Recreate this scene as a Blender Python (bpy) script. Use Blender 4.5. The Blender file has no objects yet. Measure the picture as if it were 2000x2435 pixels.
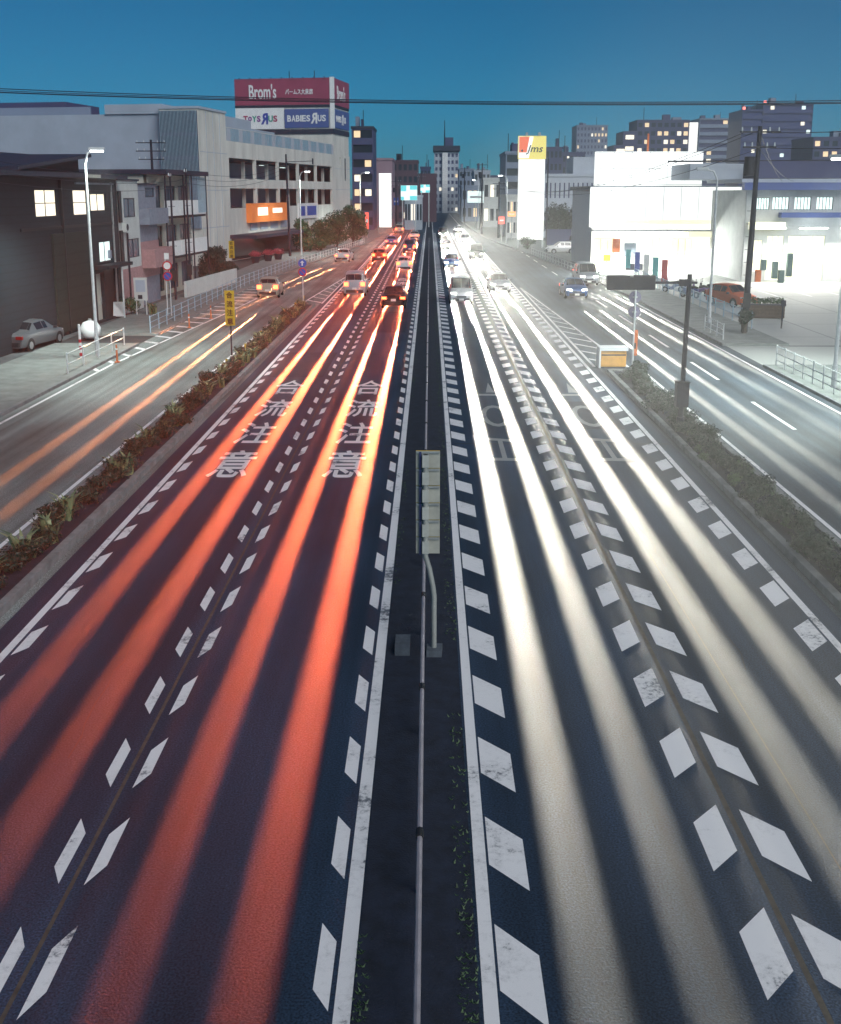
import bpy, math, random
from mathutils import Vector, Matrix
R = math.radians
rnd = random.Random(7)
SC = bpy.context.scene
COL = SC.collection

# ------------------------------------------------------------------ camera
FPX, PPX, PPY, CAMH = 2592.0, 999.0, 1038.0, 7.806     # focal length / principal point in pixels of the 2000 px photograph
PITCH, YAW = R(12.63), R(0.5)
cam_d = bpy.data.cameras.new('camera')
cam = bpy.data.objects.new('camera', cam_d); COL.objects.link(cam)
cam.location = (0, 0, CAMH)
cam.rotation_euler = (math.pi / 2 - PITCH, 0, YAW)
cam_d.sensor_fit = 'AUTO'; cam_d.sensor_width = 36
cam_d.lens = FPX / 2435 * 36
cam_d.shift_x = (1000 - PPX) / 2435
cam_d.shift_y = -(1217.5 - PPY) / 2435
cam_d.clip_start = 0.1; cam_d.clip_end = 6000
SC.camera = cam

# ------------------------------------------------------------------ world, sun, exposure
SUN_EL, SUN_AZ = R(36), R(148)          # soft afterglow from behind the camera, to the right
w = bpy.data.worlds.new('World'); SC.world = w; w.use_nodes = True
nt = w.node_tree; nt.nodes.clear()
out = nt.nodes.new('ShaderNodeOutputWorld'); bg = nt.nodes.new('ShaderNodeBackground')
sky = nt.nodes.new('ShaderNodeTexSky'); sky.sky_type = 'NISHITA'; sky.sun_disc = False
sky.sun_elevation = SUN_EL; sky.sun_rotation = SUN_AZ
sky.air_density = 0.6; sky.dust_density = 0.1; sky.ozone_density = 6.0
tint = nt.nodes.new('ShaderNodeMixRGB'); tint.blend_type = 'MULTIPLY'; tint.inputs[0].default_value = 1
tint.inputs[2].default_value = (0.09, 0.80, 0.88, 1)
nt.links.new(sky.outputs[0], tint.inputs[1]); nt.links.new(tint.outputs[0], bg.inputs[0])
bg.inputs[1].default_value = 0.048
nt.links.new(bg.outputs[0], out.inputs[0])
sun_d = bpy.data.lights.new('sun', 'SUN'); sun = bpy.data.objects.new('sun', sun_d); COL.objects.link(sun)
sun_d.energy = 2.0; sun_d.angle = R(40); sun_d.color = (1.0, 0.98, 0.95)
# sun_rotation is clockwise from +Y: the sun stands at (sin az, cos az)
sdir = Vector((math.sin(SUN_AZ) * math.cos(SUN_EL), math.cos(SUN_AZ) * math.cos(SUN_EL), math.sin(SUN_EL)))
sun.rotation_euler = sdir.to_track_quat('Z', 'Y').to_euler()
vs = SC.view_settings
vs.view_transform = 'Standard'; vs.look = 'None'; vs.gamma = 1; vs.exposure = 0.3; vs.use_curve_mapping = False
SC.cycles.use_denoising = True
SC.cycles.max_bounces = 5
SC.cycles.sample_clamp_indirect = 4

# ------------------------------------------------------------------ pixel -> place
_f = Vector((-math.sin(YAW) * math.cos(PITCH), math.cos(YAW) * math.cos(PITCH), -math.sin(PITCH)))
_r = Vector((math.cos(YAW), math.sin(YAW), 0)); _u = _r.cross(_f)
CAM = Vector((0, 0, CAMH))
def ray(x, y): return _f + _r * ((x - PPX) / FPX) - _u * ((y - PPY) / FPX)
def gp(x, y, z=0.0):
    d = ray(x, y); return CAM + d * ((z - CAMH) / d.z)
def at(x, y, Y):
    d = ray(x, y); return CAM + d * (Y / d.y)

# ------------------------------------------------------------------ materials
MATS = {}
def mat(name, col, rough=0.7, metal=0.0, var=0.0, scale=4.0, bump=0.0, emit=None, estr=0.0, spec=0.5, stretch=None, var2=None):
    if name in MATS: return MATS[name]
    m = bpy.data.materials.new(name); m.use_nodes = True; MATS[name] = m
    n = m.node_tree.nodes; l = m.node_tree.links; b = n['Principled BSDF']
    b.inputs['Roughness'].default_value = rough; b.inputs['Metallic'].default_value = metal
    b.inputs['Specular IOR Level'].default_value = spec
    c = (*col, 1)
    b.inputs['Base Color'].default_value = c
    if var or bump:
        tc = n.new('ShaderNodeTexCoord'); mp = n.new('ShaderNodeMapping')
        if stretch: mp.inputs['Scale'].default_value = stretch
        l.new(tc.outputs['Object'], mp.inputs[0])
        nz = n.new('ShaderNodeTexNoise'); nz.inputs['Scale'].default_value = scale; nz.inputs['Detail'].default_value = 6
        nz.inputs['Roughness'].default_value = 0.65
        l.new(mp.outputs[0], nz.inputs['Vector'])
        if var:
            rp = n.new('ShaderNodeValToRGB')
            rp.color_ramp.elements[0].position = 0.3; rp.color_ramp.elements[1].position = 0.72
            rp.color_ramp.elements[0].color = (*[v * (1 - var) for v in col], 1)
            rp.color_ramp.elements[1].color = (*(var2 or [min(1, v * (1 + var)) for v in col]), 1)
            l.new(nz.outputs[0], rp.inputs[0]); l.new(rp.outputs[0], b.inputs['Base Color'])
        if bump:
            n2 = n.new('ShaderNodeTexNoise'); n2.inputs['Scale'].default_value = scale * 14; n2.inputs['Detail'].default_value = 3
            l.new(mp.outputs[0], n2.inputs['Vector'])
            bp = n.new('ShaderNodeBump'); bp.inputs['Strength'].default_value = bump; bp.inputs['Distance'].default_value = 0.02
            l.new(n2.outputs[0], bp.inputs['Height']); l.new(bp.outputs[0], b.inputs['Normal'])
    if emit:
        b.inputs['Emission Color'].default_value = (*emit, 1); b.inputs['Emission Strength'].default_value = estr
    return m

def siding(m, scale, depth=.55):
    n = m.node_tree.nodes; l = m.node_tree.links; b = n['Principled BSDF']
    tc = n.new('ShaderNodeTexCoord'); wv = n.new('ShaderNodeTexWave'); wv.bands_direction = 'Z'; wv.wave_profile = 'SAW'; wv.inputs['Scale'].default_value = scale
    wv.inputs['Distortion'].default_value = 0; l.new(tc.outputs['Object'], wv.inputs['Vector'])
    r = n.new('ShaderNodeMapRange'); r.inputs[1].default_value = 0.0; r.inputs[2].default_value = 0.25; r.inputs[3].default_value = 1 - depth; r.inputs[4].default_value = 1
    l.new(wv.outputs['Fac'], r.inputs[0])
    src = b.inputs['Base Color'].links[0].from_socket
    mx = n.new('ShaderNodeMixRGB'); mx.blend_type = 'MULTIPLY'; mx.inputs[0].default_value = 1; l.new(src, mx.inputs[1]); l.new(r.outputs[0], mx.inputs[2]); l.new(mx.outputs[0], b.inputs['Base Color'])

def asphalt(name, col, worn, lane_streak=True):
    """dark asphalt: coarse blotches, fine aggregate, long wheel-track streaks along the road"""
    m = bpy.data.materials.new(name); m.use_nodes = True; MATS[name] = m
    n = m.node_tree.nodes; l = m.node_tree.links; b = n['Principled BSDF']
    tc = n.new('ShaderNodeTexCoord')
    def noise(sc, stretch, det=5):
        mp = n.new('ShaderNodeMapping'); mp.inputs['Scale'].default_value = stretch; l.new(tc.outputs['Object'], mp.inputs[0])
        z = n.new('ShaderNodeTexNoise'); z.inputs['Scale'].default_value = sc; z.inputs['Detail'].default_value = det
        l.new(mp.outputs[0], z.inputs['Vector']); return z
    a = noise(0.5, (1, 0.35, 1)); s = noise(2.2, (1, 0.012, 1), 3); g = noise(38, (1, 1, 1), 2)
    def ramp(src, p0, p1, v0, v1):
        r = n.new('ShaderNodeMapRange'); r.inputs[1].default_value = p0; r.inputs[2].default_value = p1
        r.inputs[3].default_value = v0; r.inputs[4].default_value = v1; l.new(src, r.inputs[0]); return r.outputs[0]
    def mul(x, y):
        k = n.new('ShaderNodeMath'); k.operation = 'MULTIPLY'; l.new(x, k.inputs[0]); l.new(y, k.inputs[1]); return k.outputs[0]
    f = mul(mul(ramp(a.outputs[0], .3, .7, .62, 1.45), ramp(s.outputs[0], .3, .7, .6, 1.5)), ramp(g.outputs[0], .3, .7, .35, 1.9))
    mx = n.new('ShaderNodeMixRGB'); mx.blend_type = 'MULTIPLY'; mx.inputs[0].default_value = 1; mx.inputs[1].default_value = (*col, 1)
    l.new(f, mx.inputs[2])
    l.new(mx.outputs[0], b.inputs['Base Color'])
    b.inputs['Roughness'].default_value = 0.62; b.inputs['Specular IOR Level'].default_value = 0.35
    bp = n.new('ShaderNodeBump'); bp.inputs['Strength'].default_value = 0.28; bp.inputs['Distance'].default_value = 0.010
    l.new(g.outputs[0], bp.inputs['Height']); l.new(bp.outputs[0], b.inputs['Normal'])
    return m

def paint(name, col):
    """thermoplastic road paint, worn through in small chips"""
    m = bpy.data.materials.new(name); m.use_nodes = True; MATS[name] = m
    n = m.node_tree.nodes; l = m.node_tree.links; b = n['Principled BSDF']
    tc = n.new('ShaderNodeNewGeometry'); z = n.new('ShaderNodeTexNoise'); z.inputs['Scale'].default_value = 9; z.inputs['Detail'].default_value = 8; z.inputs['Roughness'].default_value = 0.75
    l.new(tc.outputs['Position'], z.inputs['Vector'])
    z2 = n.new('ShaderNodeTexNoise'); z2.inputs['Scale'].default_value = 0.9; l.new(tc.outputs['Position'], z2.inputs['Vector'])
    ad = n.new('ShaderNodeMath'); ad.operation = 'ADD'; l.new(z.outputs[0], ad.inputs[0]); l.new(z2.outputs[0], ad.inputs[1])
    r = n.new('ShaderNodeValToRGB'); e = r.color_ramp.elements
    e[0].position = 0.74; e[0].color = (0.12, 0.13, 0.15, 1); e[1].position = 0.86; e[1].color = (*[v * .86 for v in col], 1)
    k = e.new(1.0); k.color = (*col, 1)
    h = n.new('ShaderNodeMath'); h.operation = 'MULTIPLY'; h.inputs[1].default_value = 1.0
    l.new(ad.outputs[0], h.inputs[0]); l.new(h.outputs[0], r.inputs[0]); l.new(r.outputs[0], b.inputs['Base Color'])
    b.inputs['Roughness'].default_value = 0.55
    return m

def leafmat(name, a, b_):
    m = bpy.data.materials.new(name); m.use_nodes = True; MATS[name] = m
    n = m.node_tree.nodes; l = m.node_tree.links; b = n['Principled BSDF']
    g = n.new('ShaderNodeNewGeometry'); r = n.new('ShaderNodeValToRGB')
    r.color_ramp.elements[0].color = (*a, 1); r.color_ramp.elements[1].color = (*b_, 1)
    l.new(g.outputs['Random Per Island'], r.inputs[0]); l.new(r.outputs[0], b.inputs['Base Color'])
    b.inputs['Roughness'].default_value = 0.5
    b.inputs['Transmission Weight'].default_value = 0.0
    return m

M_ASPH = asphalt('asphalt_main', (0.016, 0.029, 0.052), 1)
M_ASPH2 = asphalt('asphalt_frontage', (0.045, 0.062, 0.078), 1)
M_ASPH3 = asphalt('asphalt_lamplit', (0.13, 0.155, 0.15), 1)  # lamp light on the left frontage road put into a paler colour
M_PAINT = paint('paint_white', (0.84, 0.83, 0.83))
M_TAN = mat('joint_seal', (0.085, 0.072, 0.055), .8, var=.4, scale=6)
M_SEAM = mat('tar_seam', (0.012, 0.013, 0.02), .6)
M_PATCH = mat('asphalt_patch', (0.022, 0.026, 0.045), .8, var=.3, scale=3, bump=.3)
M_SOIL = mat('soil', (0.011, 0.016, 0.032), .95, var=.5, scale=3, bump=.6)
M_GROUND = mat('ground_soil', (0.05, 0.052, 0.055), .95, var=.3, scale=.3)
M_CONC = mat('concrete', (0.26, 0.27, 0.26), .85, var=.25, scale=1.2, bump=.2)
M_KERB = mat('kerb_concrete', (0.20, 0.21, 0.21), .85, var=.35, scale=2.5, bump=.2)
M_PAVE = mat('paving', (0.20, 0.22, 0.21), .85, var=.25, scale=1.4, bump=.25)
M_GALV = mat('galvanised', (0.42, 0.44, 0.44), .45, .6, var=.2, scale=6)
M_WHITEM = mat('white_metal', (0.62, 0.64, 0.64), .45, .1, var=.15, scale=5)
M_BLUEM = mat('pale_blue_metal', (0.30, 0.42, 0.50), .45, .1, var=.2, scale=5)
M_BEIGE = mat('beige_back', (0.40, 0.40, 0.35), .5, .2, var=.18, scale=3)
M_DARKM = mat('dark_metal', (0.015, 0.017, 0.03), .55, .2, var=.3, scale=5)
M_BLACK = mat('black', (0.01, 0.01, 0.012), .6)
M_RUBBER = mat('rubber', (0.012, 0.012, 0.013), .8)
M_YSIGN = mat('yellow_sheet', (0.62, 0.40, 0.03), .5, var=.12, scale=4)
M_BROWNT = mat('brown_letter', (0.10, 0.035, 0.01), .6)
M_ORANGE = mat('orange_plastic', (0.62, 0.16, 0.05), .5, var=.15, scale=8)
M_ORSIGN = mat('orange_panel', (0.70, 0.20, 0.05), .5, var=.1, scale=1, emit=(1, .25, .06), estr=.18)
M_RED = mat('red_panel', (0.30, 0.055, 0.10), .55, var=.12, scale=.6)
M_REDS = mat('red_sheet', (0.50, 0.02, 0.03), .5)
M_BLUES = mat('blue_sheet', (0.02, 0.09, 0.42), .5)
M_WHITE = mat('white_paint', (0.78, 0.78, 0.77), .6, var=.06, scale=2)
M_DWHITE = mat('lettering_white', (0.75, 0.75, 0.75), .6)
M_BLUEPAN = mat('blue_panel', (0.07, 0.11, 0.30), .55, var=.1, scale=.5)
M_LWALL = mat('store_wall', (0.62, 0.61, 0.56), .8, var=.22, scale=.55, stretch=(1, 1, .18), bump=.08)
M_GWALL = mat('grey_wall', (0.36, 0.42, 0.50), .8, var=.12, scale=.3, bump=.05)
M_DWALL = mat('charcoal_siding', (0.010, 0.016, 0.023), .75, var=.25, scale=1.5, bump=.15, stretch=(1, 1, 6))
M_DWALL2 = mat('green_black_siding', (0.013, 0.019, 0.014), .75, var=.25, scale=1.5, bump=.15, stretch=(1, 1, 6))
siding(M_DWALL, .8); siding(M_DWALL2, .5)
M_DROOF = mat('dark_roof', (0.02, 0.024, 0.045), .6, var=.3, scale=2)
M_HWHITE = mat('house_white', (0.55, 0.57, 0.55), .8, var=.12, scale=1, bump=.08)
M_HGREY = mat('house_grey', (0.24, 0.27, 0.33), .8, var=.18, scale=3, bump=.2)
M_PINK = mat('pink_tile', (0.42, 0.24, 0.24), .7, var=.2, scale=5, bump=.15)
M_CREAM = mat('cream_wall', (0.50, 0.49, 0.42), .8, var=.12, scale=1.2)
M_GLASS = mat('dark_glass', (0.02, 0.03, 0.04), .12, spec=.6)
M_CARGLASS = mat('car_glass', (0.012, 0.014, 0.018), .08, spec=.7)
M_GLASSB = mat('blue_glass', (0.05, 0.09, 0.14), .15, spec=.6)
M_LITW = mat('lit_window', (0.6, 0.55, 0.45), .4, emit=(1.0, .90, .72), estr=.95)
M_LITW2 = mat('lit_window_warm', (0.6, 0.5, 0.35), .4, emit=(1.0, .70, .38), estr=.7)
M_LITC = mat('lit_window_cool', (0.55, 0.6, 0.6), .4, emit=(.82, 1.0, .95), estr=.85)
M_SHOP = mat('lit_shop_white', (0.8, 0.8, 0.78), .5, emit=(.96, 1.0, .95), estr=.85)
M_SHOPY = mat('lit_shop_cream', (0.7, 0.68, 0.5), .5, emit=(1.0, .96, .70), estr=.7)
M_PALEGLOW = mat('pale_glow', (0.7, 0.7, 0.66), .6, emit=(1.0, .98, .90), estr=.8)
M_PYLON = mat('lit_pylon_white', (0.8, 0.8, 0.78), .5, emit=(1, 1, .95), estr=.55)
M_PRED = mat('lit_pylon_red', (0.7, 0.2, 0.12), .5, emit=(1, .20, .10), estr=.45)
M_PYEL = mat('lit_pylon_yellow', (0.7, 0.6, 0.2), .5, emit=(1, .85, .22), estr=.42)
M_CYAN = mat('lit_cyan', (0.2, 0.6, 0.6), .5, emit=(.12, .75, .80), estr=.55)
M_SHUT = mat('grey_green_letter', (0.10, 0.16, 0.15), .6)
M_AVI = mat('aviation_red', (0.6, 0.1, 0.1), .5, emit=(1, .22, .18), estr=2.2)
M_LAMP = mat('lamp_glow', (0.9, 0.9, 0.9), .4, emit=(.92, 1, .97), estr=14)
M_SKYBLD = mat('tower_blue', (0.035, 0.05, 0.16), .5, var=.15, scale=.05)
M_APTD = mat('apartment_dark', (0.05, 0.06, 0.14), .7, var=.15, scale=.1)
M_APTG = mat('apartment_grey', (0.20, 0.25, 0.34), .7, var=.12, scale=.1)
M_APTW = mat('apartment_pale', (0.42, 0.46, 0.52), .7, var=.12, scale=.1)
M_BRICK = mat('brown_block', (0.10, 0.055, 0.07), .8, var=.15, scale=.1)
M_PINKB = mat('pink_block', (0.30, 0.20, 0.24), .8, var=.15, scale=.1)
M_LEAF = leafmat('leaf_green', (0.02, 0.05, 0.02), (0.06, 0.12, 0.04))
M_LEAFD = leafmat('leaf_dark', (0.006, 0.018, 0.012), (0.018, 0.045, 0.024))
M_LEAFP = leafmat('leaf_pale', (0.05, 0.11, 0.06), (0.30, 0.34, 0.17))
M_LEAFR = leafmat('flower_red', (0.35, 0.03, 0.06), (0.5, 0.08, 0.10))
M_BARK = mat('bark', (0.05, 0.04, 0.03), .9, var=.3, scale=6, bump=.5)
M_TAIL = mat('tail_lamp', (0.5, 0.02, 0.01), .3, emit=(1, .09, .03), estr=9)
M_HEAD = mat('head_lamp', (0.9, 0.9, 0.85), .2, emit=(1, .97, .86), estr=16)
M_HOFF = mat('lamp_lens', (0.5, 0.52, 0.55), .15, spec=.8)
M_TOFF = mat('tail_lens', (0.25, 0.01, 0.01), .2)
M_AMBER = mat('amber_lens', (0.6, 0.22, 0.02), .3)
M_RIM = mat('alloy', (0.45, 0.46, 0.48), .35, .8)
M_PLATE = mat('number_plate', (0.7, 0.7, 0.68), .5)
M_BPLANT = mat('planter_wood', (0.07, 0.045, 0.03), .8, var=.3, scale=6, bump=.3)
M_PLAS = mat('dark_plastic', (0.018, 0.019, 0.022), .55)

# ------------------------------------------------------------------ mesh builder
class MB:
    def __init__(s): s.v = []; s.f = []
    def poly(s, pts):
        i = len(s.v); s.v += [tuple(p) for p in pts]; s.f.append(tuple(range(i, i + len(pts)))); return s
    def box(s, x0, x1, y0, y1, z0, z1):
        i = len(s.v)
        s.v += [(x0, y0, z0), (x1, y0, z0), (x1, y1, z0), (x0, y1, z0), (x0, y0, z1), (x1, y0, z1), (x1, y1, z1), (x0, y1, z1)]
        s.f += [tuple(i + k for k in q) for q in ((0, 3, 2, 1), (4, 5, 6, 7), (0, 1, 5, 4), (1, 2, 6, 5), (2, 3, 7, 6), (3, 0, 4, 7))]
        return s
    def prism(s, poly, z0, z1):
        n = len(poly); i = len(s.v)
        s.v += [(p[0], p[1], z0) for p in poly] + [(p[0], p[1], z1) for p in poly]
        s.f.append(tuple(i + k for k in reversed(range(n)))); s.f.append(tuple(i + n + k for k in range(n)))
        for k in range(n):
            j = (k + 1) % n; s.f.append((i + k, i + j, i + n + j, i + n + k))
        return s
    def tube(s, pts, r, n=8, cap=True):
        """round bar through points; r a number or one radius per point"""
        pts = [Vector(p) for p in pts]; rs = r if isinstance(r, (list, tuple)) else [r] * len(pts)
        base = len(s.v); a = None
        for k, p in enumerate(pts):
            d = (pts[min(k + 1, len(pts) - 1)] - pts[max(k - 1, 0)]).normalized()
            if a is None:
                a = d.orthogonal().normalized()
            a = (a - d * a.dot(d)).normalized(); b = d.cross(a)
            for q in range(n):
                t = 2 * math.pi * q / n
                s.v.append(tuple(p + (a * math.cos(t) + b * math.sin(t)) * rs[k]))
        for k in range(len(pts) - 1):
            for q in range(n):
                q2 = (q + 1) % n
                s.f.append((base + k * n + q, base + k * n + q2, base + (k + 1) * n + q2, base + (k + 1) * n + q))
        if cap:
            s.f.append(tuple(base + q for q in reversed(range(n)))); e = base + (len(pts) - 1) * n
            s.f.append(tuple(e + q for q in range(n)))
        return s
    def disc(s, c, ax, r, th, n=20):
        c = Vector(c); ax = Vector(ax).normalized(); return s.tube([c - ax * th / 2, c + ax * th / 2], r, n)
    def mesh(s, name, m=None, smooth=None):
        me = bpy.data.meshes.new(name); me.from_pydata(s.v, [], s.f); me.update()
        if m: me.materials.append(m)
        if smooth is not None:
            me.polygons.foreach_set('use_smooth', [True] * len(me.polygons)); me.set_sharp_from_angle(angle=R(smooth))
        return me
    def build(s, name, m, parent=None, smooth=None):
        return link(name, s.mesh(name, m, smooth), parent)
def link(name, me, parent=None, loc=None, rz=None, m=None):
    o = bpy.data.objects.new(name, me); COL.objects.link(o)
    if parent is not None: o.parent = parent
    if loc is not None: o.location = loc
    if rz is not None: o.rotation_euler = (0, 0, rz)
    if m is not None:
        o.material_slots[0].link = 'OBJECT'; o.material_slots[0].material = m
    return o
def tag(o, label, cat, group=None):
    o['label'] = label; o['category'] = cat
    if group: o['group'] = group
    return o
def thing(name, label, cat, loc=(0, 0, 0), rz=0.0, group=None):
    o = bpy.data.objects.new(name, None); COL.objects.link(o); o.location = loc; o.rotation_euler = (0, 0, rz)
    return tag(o, label, cat, group)
def struct(o): o['kind'] = 'structure'; return o
def box(name, m, parent, *a): return MB().box(*a).build(name, m, parent)
_tc = {}
def text_mesh(s, m, bold=0.0, depth=0.01, shear=0.0):
    k = (s, m.name, bold, depth, shear)
    if k in _tc: return _tc[k]
    c = bpy.data.curves.new('lettering', 'FONT'); c.body = s; c.size = 1; c.extrude = depth; c.offset = bold; c.shear = shear
    c.resolution_u = 3
    o = bpy.data.objects.new('lettering', c); COL.objects.link(o)
    bpy.context.view_layer.update()
    me = bpy.data.meshes.new_from_object(o.evaluated_get(bpy.context.evaluated_depsgraph_get()))
    bpy.data.objects.remove(o); bpy.data.curves.remove(c)
    xs = [v.co.x for v in me.vertices]; ys = [v.co.y for v in me.vertices]
    cx, cy = (min(xs) + max(xs)) / 2, (min(ys) + max(ys)) / 2; W, H = max(xs) - min(xs), max(ys) - min(ys)
    for v in me.vertices: v.co.x = (v.co.x - cx) / W; v.co.y = (v.co.y - cy) / H
    me.materials.clear(); me.materials.append(m); _tc[k] = me
    return me
def letter(s, m, parent, loc, wx, hz, face='front', bold=0.0, name='lettering', shear=0.0, mirror=False):
    """text wx wide and hz high, standing on a wall facing -y (front), +x (right) or lying on the ground (flat)"""
    o = link(name, text_mesh(s, m, bold, 0.02, shear), parent, loc)
    o.scale = (-wx if mirror else wx, hz, 1)
    if face == 'front': o.rotation_euler = (math.pi / 2, 0, 0)
    elif face == 'right': o.rotation_euler = (math.pi / 2, 0, math.pi / 2)
    return o

# ------------------------------------------------------------------ ground and roads
struct(MB().poly([(-700, -60, -.03), (700, -60, -.03), (700, 1300, -.03), (-700, 1300, -.03)]).build('ground', M_GROUND))
XL, XR = -7.85, 7.7
road = struct(MB().poly([(XL, -30, 0), (XR, -30, 0), (XR, 900, 0), (XL, 900, 0)]).build('road', M_ASPH))
# left frontage road: leaves the main road at the far merge, outer edge runs in towards the main road
LE = [(-15.6, -30), (-15.4, 40), (-15.3, 58), (-15.2, 92), (-13.9, 118), (-11.3, 150), (-9.6, 178), (-8.9, 210), (-8.9, 900)]
fl = MB()
for (a, b), (c, d) in zip(LE, LE[1:]): fl.poly([(a, b, -.004), (XL, b, -.004), (XL, d, -.004), (c, d, -.004)])
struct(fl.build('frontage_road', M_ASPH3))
RE = [(15.5, -30), (15.4, 60), (15.4, 84), (14.6, 110), (12.4, 150), (9.9, 190), (9.2, 230), (9.2, 900)]
fr = MB()
for (a, b), (c, d) in zip(RE, RE[1:]): fr.poly([(XR, b, -.004), (a, b, -.004), (c, d, -.004), (XR, d, -.004)])
struct(fr.build('frontage_road', M_ASPH2))
# pavements with a kerb step
def pavement(edge, far, y0, y1, sgn):
    pts = [p for p in edge if y0 < p[1] < y1]
    def xe(y):
        for (a, b), (c, d) in zip(edge, edge[1:]):
            if b <= y <= d: return a + (c - a) * (y - b) / (d - b)
    pts = [(xe(y0), y0)] + pts + [(xe(y1), y1)]
    poly = [(x, y) for x, y in pts] + [(far, y1), (far, y0)]
    if sgn > 0: poly = poly[::-1]
    o = struct(MB().prism(poly[::-1] if sgn < 0 else poly[::-1], -.02, .12).build('pavement', M_PAVE))
    kb = MB()
    for (a, b), (c, d) in zip(pts, pts[1:]):
        kb.prism([(a, b), (a - sgn * .16, b), (c - sgn * .16, d), (c, d)], -.02, .128)
    k = kb.build('kerb', M_KERB, o)
    return o
pavement(LE, -19.6, -25, 56.5, -1); pavement(LE, -19.4, 60.5, 330, -1)
pavement(RE, 18.7, 56.5, 330, 1); pavement(RE, 18.7, -25, 49.5, 1)
# lit concrete forecourts in front of the shops, and the dropped crossing
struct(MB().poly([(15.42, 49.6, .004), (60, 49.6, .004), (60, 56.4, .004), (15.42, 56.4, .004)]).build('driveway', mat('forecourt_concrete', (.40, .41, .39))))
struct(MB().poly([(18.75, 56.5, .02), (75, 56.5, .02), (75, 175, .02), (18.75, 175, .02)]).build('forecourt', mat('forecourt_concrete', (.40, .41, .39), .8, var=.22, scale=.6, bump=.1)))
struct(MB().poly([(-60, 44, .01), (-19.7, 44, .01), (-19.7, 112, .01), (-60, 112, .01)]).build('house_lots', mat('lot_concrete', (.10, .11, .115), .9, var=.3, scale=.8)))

# separators between main and frontage roads
def separator(x0, x1, y0, y1):
    o = struct(MB().poly([(x0 + .18, y0, .10), (x1 - .18, y0, .10), (x1 - .18, y1, .10), (x0 + .18, y1, .10)]).build('planting_strip', M_SOIL))
    for a in (x0, x1 - .18): MB().box(a, a + .18, y0, y1, -.02, .17).build('kerb', M_KERB, o)
    MB().box(x0 + .18, x1 - .18, y1 - .2, y1, -.02, .169).build('kerb', M_KERB, o)
    return o
separator(-9.35, -8.05, -20, 77); separator(7.85, 9.25, -20, 47.8)
# median: a dark worn strip flush with the road
struct(MB().poly([(-.74, -20, .012), (.50, -20, .012), (.50, 420, .012), (-.74, 420, .012)]).build('median_strip', M_SOIL))

# ------------------------------------------------------------------ road markings (pieces of the road)
MZ = .0009
def strip(name, x0, x1, y0, y1, m=M_PAINT, z=MZ, parent=road):
    o = MB().poly([(x0, y0, z), (x1, y0, z), (x1, y1, z), (x0, y1, z)]).build(name, m, parent); return o
for x, wd in ((-.84, .17), (.615, .15), (-7.36, .15), (7.22, .15)): strip('edge_line', x - wd / 2, x + wd / 2, -20, 420)
strip('joint_seal', 3.84, 3.91, -20, 260, M_TAN, .0004); strip('joint_seal', -4.15, -4.10, -20, 260, M_TAN, .0004)
strip('joint_seal', 4.86, 4.88, -20, 140, M_TAN, .0005)
for y in (33.4, 61.5, 104): strip('tar_seam', XL + .1, -1.0, y, y + .12, M_SEAM, .0003); strip('tar_seam', .8, XR - .1, y + .35, y + .47, M_SEAM, .0003)
for x0, x1, y0, y1 in ((-7.0, -4.6, 46.5, 54), (-3.6, -1.4, 62, 73), (4.7, 6.6, 36, 41)): strip('asphalt_patch', x0, x1, y0, y1, M_PATCH, .0002)
rn = random.Random(12)
for (x, y0, n_, amp) in ((-5.1, 14, 16, .10), (5.3, 17, 14, .12), (-2.9, 24, 10, .08), (1.9, 20, 12, .10), (4.9, 44, 18, .1), (-6.5, 30, 14, .1)):
    cr_ = MB(); px_, py_ = x, y0
    for k in range(n_):
        nx, ny = px_ + rn.uniform(-amp, amp), py_ + rn.uniform(.35, .8); w_ = rn.uniform(.006, .016)
        cr_.poly([(px_ - w_, py_, .0006), (px_ + w_, py_, .0006), (nx + w_, ny, .0006), (nx - w_, ny, .0006)]); px_, py_ = nx, ny
    cr_.build('crack', M_SEAM, road)
# columns of slanted slow-down dashes: (inner-left x, right x, slant)
COLS = [(-4.44, -4.28, .33), (-3.98, -3.82, -.38), (-1.16, -.98, .30), (-7.23, -7.03, -.33),
        (3.36, 3.75, -.42), (4.02, 4.45, .50), (.72, 1.16, .50), (6.68, 7.10, -.45)]
PER, LEN = 2.10, 1.02
near, rest = 0, MB()
Y0 = 9.1
for c, (x0, x1, sl) in enumerate(COLS):
    me = MB().poly([(x0, sl / 2 if sl > 0 else sl / 2 * 1, 0), (x1, -sl / 2, 0), (x1, -sl / 2 + LEN, 0), (x0, sl / 2 + LEN, 0)]).mesh('slow_dash', M_PAINT)
    ph = {0: .1, 1: .1, 2: .2, 3: .15, 4: .45, 5: .3, 6: .1, 7: .5}[c]
    for k in range(100):
        y = Y0 + ph + k * PER
        if k < 36:
            link('slow_dash', me, road, (0, y, MZ))
        else:
            rest.poly([(x0, y + sl / 2, MZ), (x1, y - sl / 2, MZ), (x1, y - sl / 2 + LEN, MZ), (x0, y + sl / 2 + LEN, MZ)])
r_ = rest.build('slow_dash', M_PAINT, road); r_['kind'] = 'stuff'
# lettering on the road: 合流注意, one character after the other
def road_char(ch, X, Y, w=1.15, l=3.3):
    o = link('road_lettering', text_mesh(ch, M_PAINT, .014, 0.0), road, (X, Y, MZ)); o.scale = (w, l, 1); return o
for X in (-2.47, -5.76):
    for ch, y in zip('意注流合', (31.2, 35.4, 39.7, 44.1)): road_char(ch, X, y)
    for ch, y in zip('意注流合', (88, 92.2, 96.4, 100.8)): road_char(ch, X, y)
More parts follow.
